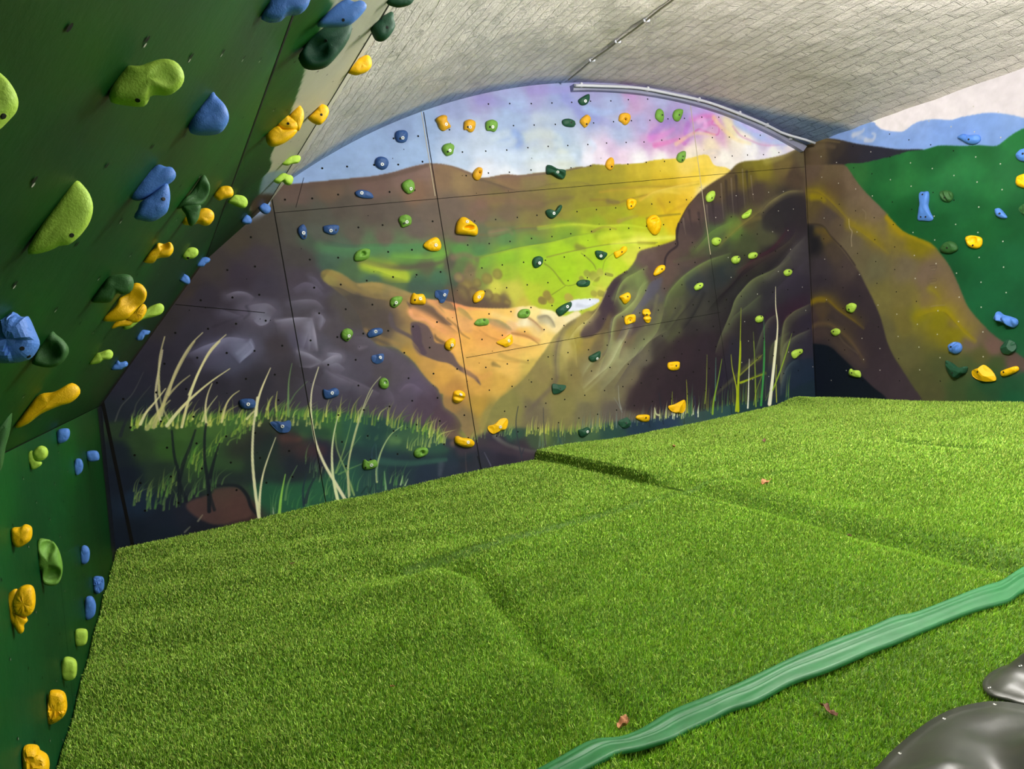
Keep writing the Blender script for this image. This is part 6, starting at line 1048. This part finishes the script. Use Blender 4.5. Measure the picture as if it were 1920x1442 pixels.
def height(X, Y):
    z = -1.062 - .014 * X - .010 * np.clip(X - 3, 0, 3) * np.clip((Y - 3.4) / 2, 0, 1)
    sm = lambda a: np.clip(a, 0, 1) ** 2 * (3 - 2 * np.clip(a, 0, 1))
    d, t = line_field(X, Y, CR1); ends = sm(t / .02 + .5) * (1 - sm((t - .75) / .25) * .75); fall = np.exp(-np.clip(-d, 0, 9) ** 2 / .18)
    z = z + .050 * sm(d / .035 + .5) * ends * np.exp(-np.clip(d, 0, 9) ** 2 / .5) - .024 * (1 - sm(d / .035 + .5)) * fall * ends
    d, t = line_field(X, Y, CR2); e = sm(t / .3); z = z + (-.042 * np.exp(-(d / .065) ** 2) + .022 * np.exp(-((d - .16) / .09) ** 2)) * (.35 + .65 * e)
    d, t = line_field(X, Y, CR3); e = sm(t / .06) * np.clip(1.15 - .9 * t, 0, 1); z = z + .034 * sm(d / .035 + .5) * np.exp(-np.clip(d, 0, 9) / .22) * e - .012 * np.exp(-((d + .05) / .05) ** 2) * e
    d, t = line_field(X, Y, CR4); e = sm(t / .12) * (1 - .55 * t)
    z = z + e * np.interp(d, [-.55, -.02, .03, .11, .19, .24, .6], [0, .034, .026, -.034, .004, .008, 0])
    d, t = line_field(X, Y, CR5); e = sm(t / .2) * sm((1 - t) / .2); z = z - .030 * np.exp(-(d / .04) ** 2) * e
    z = z + .045 * np.exp(-(((X - 5.30) / .16) ** 2 + ((Y - 5.55) / .16) ** 2))                  # rucked up in the corner
    z = z + vnoise(X, Y, .9, 301, 2) * .030 + vnoise(X * .6 + Y * .8, Y * .6 - X * .8, .35, 302, 2) * np.array(.010)
    z = z + .007 * np.sin(6.283 * (X * .45 + Y * .89) / .52 + vnoise(X, Y, .8, 305, 2) * 5) * sm((2.6 - X) / 1.5)
    return ZO + z
def left_edge(z): return np.interp(z, [LP[0][1], LP[1][1]], [LP[0][0], LP[1][0]])
GX, GY = np.meshgrid(np.arange(-.52, 5.66, .02), np.arange(-.8, 5.62, .02))
GZ = height(GX, GY)
xl = left_edge(GZ) + KX * (GY - YB); xr = XR0 + KR * (GZ - ZR0)
GX2 = np.clip(GX, xl + .004, xr - .004); GY2 = np.minimum(GY, YB - .004); GZ = height(GX2, GY2)
base_v = np.stack([GX2.ravel(), GY2.ravel(), GZ.ravel() - .003], -1); ny, nx = GX.shape; base_q = grid_quads(nx, ny)
rs = np.random.RandomState(12)
def scatter():
    out = []
    for y0 in np.arange(.1, 5.6, .1):
        for x0 in np.arange(-.5, 5.6, .1):
            cx_, cy_ = x0 + .05, y0 + .05; v = np.linalg.inv(MC) @ (np.array([cx_, cy_, ZO - 1.08]) - CAM)
            if v[2] < .35: continue
            px, py = CX + F * v[0] / v[2], CY + F * v[1] / v[2]; m_ = 110 / v[2]
            if not (-1500 < px < 3400 and py < 2600): continue
            out_ = not (-m_ < px < 1920 + m_ and py < 1442 + m_)                    # thinner pile away from where one stands to look
            dist = v[2]; dens = np.clip(95000 * (1.9 / dist) ** 1.3, 26000, 95000) * (.35 if out_ else 1); n = int(dens * .01)
            out.append(np.stack([rs.uniform(x0, x0 + .1, n), rs.uniform(y0, y0 + .1, n), np.full(n, max(dist, 4.2) if out_ else dist)], -1))
    return np.concatenate(out)
SC = scatter(); z_ = height(SC[:, 0], SC[:, 1]); ok = (SC[:, 0] > left_edge(z_) + KX * (SC[:, 1] - YB) + .01) & (SC[:, 0] < XR0 + KR * (z_ - ZR0) - .01) & (SC[:, 1] < YB - .012)
SC = SC[ok]; z_ = z_[ok]; nB = len(SC); print('turf blades', nB)
th = rs.uniform(0, 2 * np.pi, nB); lean = np.abs(rs.normal(.0, .55, nB)); ld = rs.uniform(0, 2 * np.pi, nB); hh = rs.uniform(.008, .017, nB); wd = rs.uniform(.0009, .0017, nB) * np.clip(SC[:, 2] / 2.4, 1, 1.9)
b0 = np.stack([SC[:, 0], SC[:, 1], z_ - .001], -1); s_ = np.stack([np.cos(th), np.sin(th), 0 * th], -1) * wd[:, None]
tip = b0 + np.stack([np.cos(ld) * np.sin(lean) * hh, np.sin(ld) * np.sin(lean) * hh - .004, np.cos(lean) * hh], -1)
BV = np.stack([b0 - s_, b0 + s_, tip], 1).reshape(-1, 3)
pal = np.array([s2l(hexc(h)) for h in ('6c9a2c', '86b03a', '9ec64c', '5c8626', 'b6d86a', '94a444', '78ac48', 'a4ba58')]); pi = rs.choice(8, nB, p=[.18, .22, .16, .14, .08, .06, .1, .06])
patch = 1 + vnoise(SC[:, 0], SC[:, 1], .25, 401, 3) * .30
bc = pal[pi] * np.array([1.12, .97, 1.15]) * rs.uniform(.95, 2.1, nB)[:, None] * patch[:, None]; BC = np.repeat(bc, 3, 0); BC[0::3] *= .45; BC[1::3] *= .45; BC *= np.array([1.38, 1.38, 1.5])  # blade roots darkened in the colour, as shade deep in the pile
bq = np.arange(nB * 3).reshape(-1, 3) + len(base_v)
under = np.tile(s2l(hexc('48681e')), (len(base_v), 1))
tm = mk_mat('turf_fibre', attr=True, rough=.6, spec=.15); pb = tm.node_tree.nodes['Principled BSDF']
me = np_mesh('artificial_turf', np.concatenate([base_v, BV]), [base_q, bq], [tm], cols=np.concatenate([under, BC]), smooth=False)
turf = link(bpy.data.objects.new('artificial_turf', me)); tag(turf, 'rumpled bright green artificial turf covering the crash mats', 'artificial turf', kind='stuff')

# ------------------------------------------------------------------ green fabric strip lying across the turf
up = [(1040, 1450), (1111, 1405), (1163, 1391), (1205, 1369), (1260, 1336), (1333, 1308), (1371, 1292), (1420, 1269), (1483, 1239), (1555, 1208), (1622, 1183), (1677, 1158), (1722, 1145), (1816, 1106), (1871, 1084), (1919, 1057), (1990, 1020), (2080, 975)]
lo = [(1135, 1448), (1166, 1427), (1205, 1411), (1260, 1389), (1290, 1374), (1340, 1352), (1371, 1336), (1420, 1320), (1483, 1286), (1555, 1261), (1636, 1225), (1677, 1208), (1733, 1181), (1816, 1145), (1885, 1122), (1920, 1102), (1990, 1068), (2080, 1022)]
def on_turf(px, py, lift=.0):
    z = ZO - 1.08
    for _ in range(4): p = hit(px, py, (0, 0, z), (0, 0, 1)); z = float(height(np.array(p[0]), np.array(p[1]))) + lift
    return np.array([p[0], p[1], z])
up = [(860, 1552), (960, 1494)] + up; lo = [(965, 1550), (1062, 1490)] + lo
def flat_pt(px, py): return hit(px, py, (0, 0, ZO - 1.068), (0, 0, 1))
Ua = np.array([flat_pt(*p) for p in up]); La = np.array([flat_pt(*p) for p in lo])
Uc, Lc = catmull(Ua, False, 8), catmull(La, False, 8); n = min(len(Uc), len(Lc)); Uc, Lc = Uc[:n], Lc[:n]; Kc = 25; V = []
_ch = np.array([float(height(np.array((Uc[i][0] + Lc[i][0]) / 2), np.array((Uc[i][1] + Lc[i][1]) / 2))) for i in range(n)]); _k = 12; _pad = np.pad(_ch, _k, 'edge'); _ch = np.array([_pad[i:i + 2 * _k + 1].mean() for i in range(n)]) + .004
for i in range(n):
    for j in range(Kc):
        t = j / (Kc - 1); p = Uc[i] * (1 - t) + Lc[i] * t; p = p.copy()
        p[2] = _ch[i] + .015 + .003 * (1 - (2 * t - 1) ** 4) - .009 * math.exp(-((t - .44) / .05) ** 2) + .003 * math.exp(-((t - .54) / .04) ** 2) - .002 * math.exp(-((t - .2) / .04) ** 2) + .0012 * mnoise.noise(Vector((i * .12, t * 5, 3)))
        if j in (0, Kc - 1): p[2] -= .010
        V.append(p)
sm_ = mk_mat('green_vinyl', s2l(hexc('1f6c38')).tolist(), .5, .4, vary=(14, .10), bump=[(30, .2, .004)])
o = link(bpy.data.objects.new('fabric_strip', np_mesh('fabric_strip', np.array(V), grid_quads(Kc, n), [sm_]))); mod = o.modifiers.new('thick', 'SOLIDIFY'); mod.thickness = .004; mod.offset = -1
tag(o, 'long folded green fabric strip lying diagonally across the turf', 'strip')

# ------------------------------------------------------------------ moulded dark volumes with screwed rims, near the photographer
VM = mk_mat('dark_moulded_resin', (.042, .047, .036), .38, .35, vary=(9, .25), bump=[(5, .25, .02), (250, .12, .001)], coat=.0)
SCR = mk_mat('screw_steel', (.5, .5, .48), .3, .5, metallic=.8)
def volume(rim_px, close, hh, hump, label, screws, seed):
    P = np.array([on_turf(*p, .012) for p in rim_px]); P = np.vstack([P, [(x, y, float(height(np.array(x), np.array(y))) + .012) for x, y in close]])
    R2 = resample(P[:, :2], 72); c = centroid(R2); V = []; rings = 16
    hxy = np.array(hump)
    for j in range(rings):
        t = 1 - (j - 1) / (rings - 2) if j > 0 else 1.0
        for i, p in enumerate(R2):
            uv = c + (p - c) * max(t, .002); g = float(height(np.array(uv[0]), np.array(uv[1])))
            rimf = np.clip((1 - t) / .9, 0, 1)
            z = g + .014 + (0 if j else -.012) + hh * (max(rimf - .10, 0) ** .75) * (1 + .9 * mnoise.noise(Vector((uv[0] * 7 + seed, uv[1] * 7, 0))) ) 
            for hx, hy, hr, ha in hump: z += ha * math.exp(-((uv[0] - hx) ** 2 + (uv[1] - hy) ** 2) / hr ** 2) * min(rimf * 3, 1)
            V.append((uv[0], uv[1], z))
    Fc = ring_faces(72, rings); V.append(tuple(np.mean(V[-72:], 0))); l = (rings - 1) * 72; Fc += [(l + i, l + (i + 1) % 72, len(V) - 1) for i in range(72)]
    o, Vw = finish('moulded_volume', [np.array(v) for v in V], Fc, VM); tag(o, label, 'climbing volume', 'moulded volumes at the lower right')
    bvh = BVHTree.FromPolygons([Vector(v) for v in Vw], Fc)
    for (sx, sy) in screws:
        d = Vector(ray(sx, sy)).normalized(); loc, nrm, a, b_ = bvh.ray_cast(Vector(CAM), d)
        if loc is None: continue
        if nrm.dot(d) > 0: nrm = -nrm
        me = bpy.data.meshes.new('screw'); k = 12; vv = [(r * math.cos(2 * math.pi * i / k), r * math.sin(2 * math.pi * i / k), z) for r, z in ((.0042, -.002), (.0042, .0008), (.003, .0014), (.0014, .0004)) for i in range(k)]
        me.from_pydata(vv, [], [(r_ * k + i, r_ * k + (i + 1) % k, (r_ + 1) * k + (i + 1) % k, (r_ + 1) * k + i) for r_ in range(3) for i in range(k)] + [tuple(range(3 * k, 4 * k))]); me.materials.append(SCR)
        s = link(bpy.data.objects.new('screw', me), o); s.location = loc - o.location; s.rotation_euler = nrm.to_track_quat('Z', 'Y').to_euler()
volume([(1600, 1480), (1641, 1442), (1677, 1405), (1713, 1375), (1747, 1350), (1788, 1330), (1833, 1319), (1871, 1316), (1925, 1324), (1990, 1345)], [(1.66, .98), (1.62, .80), (1.40, .70), (1.18, .78), (1.08, .98)], .055, [(1.52, .93, .10, .03)],
       'larger dark glossy moulded volume with a screwed rim, filling the bottom right corner', [(1687, 1413), (1770, 1348), (1865, 1321)], 3)
volume([(1990, 1250), (1940, 1246), (1894, 1247), (1866, 1257), (1849, 1270), (1842, 1282), (1846, 1294), (1860, 1306), (1885, 1312)], [(1.70, 1.16), (1.82, 1.10), (1.98, 1.16), (2.0, 1.30)], .05, [(1.86, 1.24, .05, .04)],
       'smaller dark moulded volume behind the larger one, cut by the right edge', [(1855, 1290), (1913, 1249)], 8)

# ------------------------------------------------------------------ dry leaves on the turf
LM = mk_mat('dry_leaf', s2l(hexc('b5805c')).tolist(), .7, .2, vary=(60, .35)); LM2 = mk_mat('dry_leaf_dark', s2l(hexc('8a6656')).tolist(), .7, .2, vary=(60, .35))
def leaf(px, py, size, mat, label, seed):
    r_ = random.Random(seed); c0 = on_turf(px, py, .012); k = 26; R = 5; V = []
    lob = [r_.uniform(.6, 1.1) for _ in range(7)]
    for j in range(R):
        t = 1 - j / R
        for i in range(k):
            a = 2 * math.pi * i / k; rr = size * t * (.86 + .14 * math.cos(3 * a + seed)) * lob[int(i / k * 7) % 7] * (1.25 if abs(a - math.pi) < .3 else 1)
            x, y = rr * math.cos(a), rr * .5 * math.sin(a)
            V.append((x, y, 1.1 * size * (abs(y) / size) + .45 * size * mnoise.noise(Vector((x / size * 2, y / size * 2, seed))) + .25 * x * x / size))
    F_ = ring_faces(k, R); V.append(tuple(np.mean(V[-k:], 0))); l = (R - 1) * k; F_ += [(l + i, l + (i + 1) % k, len(V) - 1) for i in range(k)]
    me = bpy.data.meshes.new('dry_leaf'); me.from_pydata(V, [], F_); me.materials.append(mat); o = link(bpy.data.objects.new('dry_leaf', me)); o.location = Vector(c0); o.rotation_euler = (r_.uniform(-.3, .3), r_.uniform(-.3, .3), r_.uniform(0, 6))
    mo = o.modifiers.new('thick', 'SOLIDIFY'); mo.thickness = .001; tag(o, label, 'leaf', 'dry leaves on the turf')
for a in ((1437, 906, .042, LM, 'largest curled tan leaf, lying on the turf midway to the corner', 1), (1170, 1358, .030, LM, 'tan leaf scrap next to the green fabric strip', 2), (1550, 1332, .032, LM2, 'dull brown curled leaf between the strip and the dark volume', 3),
          (1264, 838, .030, LM, 'thin tan leaf on the turf near the back wall below the yellow holds', 4), (1433, 828, .026, LM2, 'small brown leaf on the turf near the corner', 5), (1592, 1000, .014, LM2, 'tiny brown leaf crumb in the crease of the turf', 6),
          (735, 1287, .010, LM, 'tiny tan crumb of leaf on the left part of the turf', 7), (548, 1057, .012, LM2, 'tiny brown leaf crumb on the turf near the back left', 8)): leaf(*a)

# ------------------------------------------------------------------ batten, conduit and cable at the vault
def sweep(path, r, k=8, closed=False):
    P = [Vector(p) for p in path]; V = []; F_ = []
    for i, p in enumerate(P):
        d = (P[min(i + 1, len(P) - 1)] - P[max(i - 1, 0)]).normalized(); u = d.cross(Vector((0, 1, .2))).normalized() if abs(d.y) < .9 else d.cross(Vector((0, 0, 1))).normalized(); w = d.cross(u)
        for j in range(k): a = 2 * math.pi * j / k; V.append(tuple(p + u * r * math.cos(a) + w * r * math.sin(a)))
    for i in range(len(P) - 1):
        for j in range(k): F_.append((i * k + j, i * k + (j + 1) % k, (i + 1) * k + (j + 1) % k, (i + 1) * k + j))
    F_ += [tuple(range(k)), tuple(range((len(P) - 1) * k, len(P) * k))]; return V, F_
def arc(x, inset, y): 
    a = math.asin((x - AX) / AR); r = AR - inset; return (AX + r * math.sin(a), y, AZ + r * math.cos(a))
WP = mk_mat('white_conduit', s2l(hexc('c3c4d0')).tolist(), .4, .45)
bmx = [];  xs_ = np.linspace(3.40, 5.80, 60)
for x in xs_: bmx += [arc(x, .03, YB - .0), arc(x, .075, YB - .0), arc(x, .075, YB - .045), arc(x, .03, YB - .075)]
fb_ = []
for i in range(len(xs_) - 1):
    for j in range(4): fb_.append((i * 4 + j, i * 4 + (j + 1) % 4, (i + 1) * 4 + (j + 1) % 4, (i + 1) * 4 + j))
fb_ += [(0, 1, 2, 3), (len(bmx) - 4, len(bmx) - 3, len(bmx) - 2, len(bmx) - 1)]
BM_ = mk_mat('lavender_grey_batten', s2l(hexc('8c8ca8')).tolist(), .5, .4, vary=(5, .15))
me = bpy.data.meshes.new('trim_2'); me.from_pydata(bmx, [], fb_); me.materials.append(BM_); o = structure('trim_2', me)
pth = [arc(x, .052 + (.003 * math.sin(x * 9)), YB - .085) for x in np.linspace(3.40, 5.50, 50)] + [arc(5.58, .055, YB - .12), arc(5.70, .05, YB - .17), arc(5.78, .05, YB - .20)]
V, F_ = sweep(pth, .011, 10); me = bpy.data.meshes.new('conduit'); me.from_pydata(V, [], F_); me.materials.append(WP)
for p in me.polygons: p.use_smooth = True
cd = link(bpy.data.objects.new('conduit', me)); tag(cd, 'thin white conduit following the arch above the right half of the mural', 'pipe')
for x in (3.46, 4.1, 4.62, 5.05, 5.35, 5.62):
    c0 = arc(x, .045, YB - .075); bm = bmesh.new(); bmesh.ops.create_cube(bm, size=1); bmesh.ops.scale(bm, vec=(.022, .035, .034), verts=bm.verts); bmesh.ops.bevel(bm, geom=bm.edges, offset=.004, segments=2, affect='EDGES')
    me = bpy.data.meshes.new('clip'); bm.to_mesh(me); bm.free(); me.materials.append(WP); s = link(bpy.data.objects.new('clip', me), cd); s.location = c0; s.rotation_euler = (0, math.asin((x - AX) / AR), 0)
# cable along the crown
def on_vault(px, py, inset=.012):
    d = ray(px, py); t = .5
    for _ in range(400):
        p = CAM + d * t / F * 1.0
        if math.hypot(p[0] - AX, p[2] - AZ) > AR - inset: return p
        t += 10
    return p
def vhit(px, py, inset):
    d = ray(px, py) / F; a = d[0] ** 2 + d[2] ** 2; ox, oz = CAM[0] - AX, CAM[2] - AZ; b = 2 * (ox * d[0] + oz * d[2]); c_ = ox * ox + oz * oz - (AR - inset) ** 2
    return CAM + d * ((-b + math.sqrt(b * b - 4 * a * c_)) / (2 * a))
cp = [vhit(x, y, .018) for x, y in ((1066, 150), (1090, 130), (1110, 113), (1140, 92), (1158, 78), (1190, 55), (1212, 38), (1240, 16), (1262, 0), (1300, -32), (1360, -85))]
V, F_ = sweep([tuple(p) for p in catmull(np.array(cp), False, 4)], .0065, 8); CM = mk_mat('cable_grey', s2l(hexc('8f8a7c')).tolist(), .5)
me = bpy.data.meshes.new('cable'); me.from_pydata(V, [], F_); me.materials.append(CM); cb_ = link(bpy.data.objects.new('cable', me)); tag(cb_, 'thin grey cable clipped along the crown of the brick vault', 'cable')
for x, y in ((1110, 113), (1158, 78), (1212, 38)):
    c0 = vhit(x, y, .014); bm = bmesh.new(); bmesh.ops.create_cube(bm, size=1); bmesh.ops.scale(bm, vec=(.05, .018, .02), verts=bm.verts); bmesh.ops.bevel(bm, geom=bm.edges, offset=.004, segments=2, affect='EDGES')
    me = bpy.data.meshes.new('clip'); bm.to_mesh(me); bm.free(); me.materials.append(WP); s = link(bpy.data.objects.new('clip', me), cb_); s.location = Vector(c0)
# lamp bodies out of frame; the one above the photographer is added for fill
for lx_, ly_, lab_ in ((3.35, 2.35, 'white strip light under the crown of the vault, nearer the mural'), (2.9, .15, 'white strip light added above the photographer to brighten the near floor')):
    bm = bmesh.new(); bmesh.ops.create_cube(bm, size=1); bmesh.ops.scale(bm, vec=(.12, 1.25, .05), verts=bm.verts); bmesh.ops.bevel(bm, geom=bm.edges, offset=.012, segments=2, affect='EDGES')
    me = bpy.data.meshes.new('strip_and_fill_light'); bm.to_mesh(me); bm.free(); me.materials.append(WP); lr = link(bpy.data.objects.new('strip_and_fill_light', me)); lr.location = (lx_, ly_, ZO + 1.635); tag(lr, lab_, 'light fitting', 'strip lights under the vault')
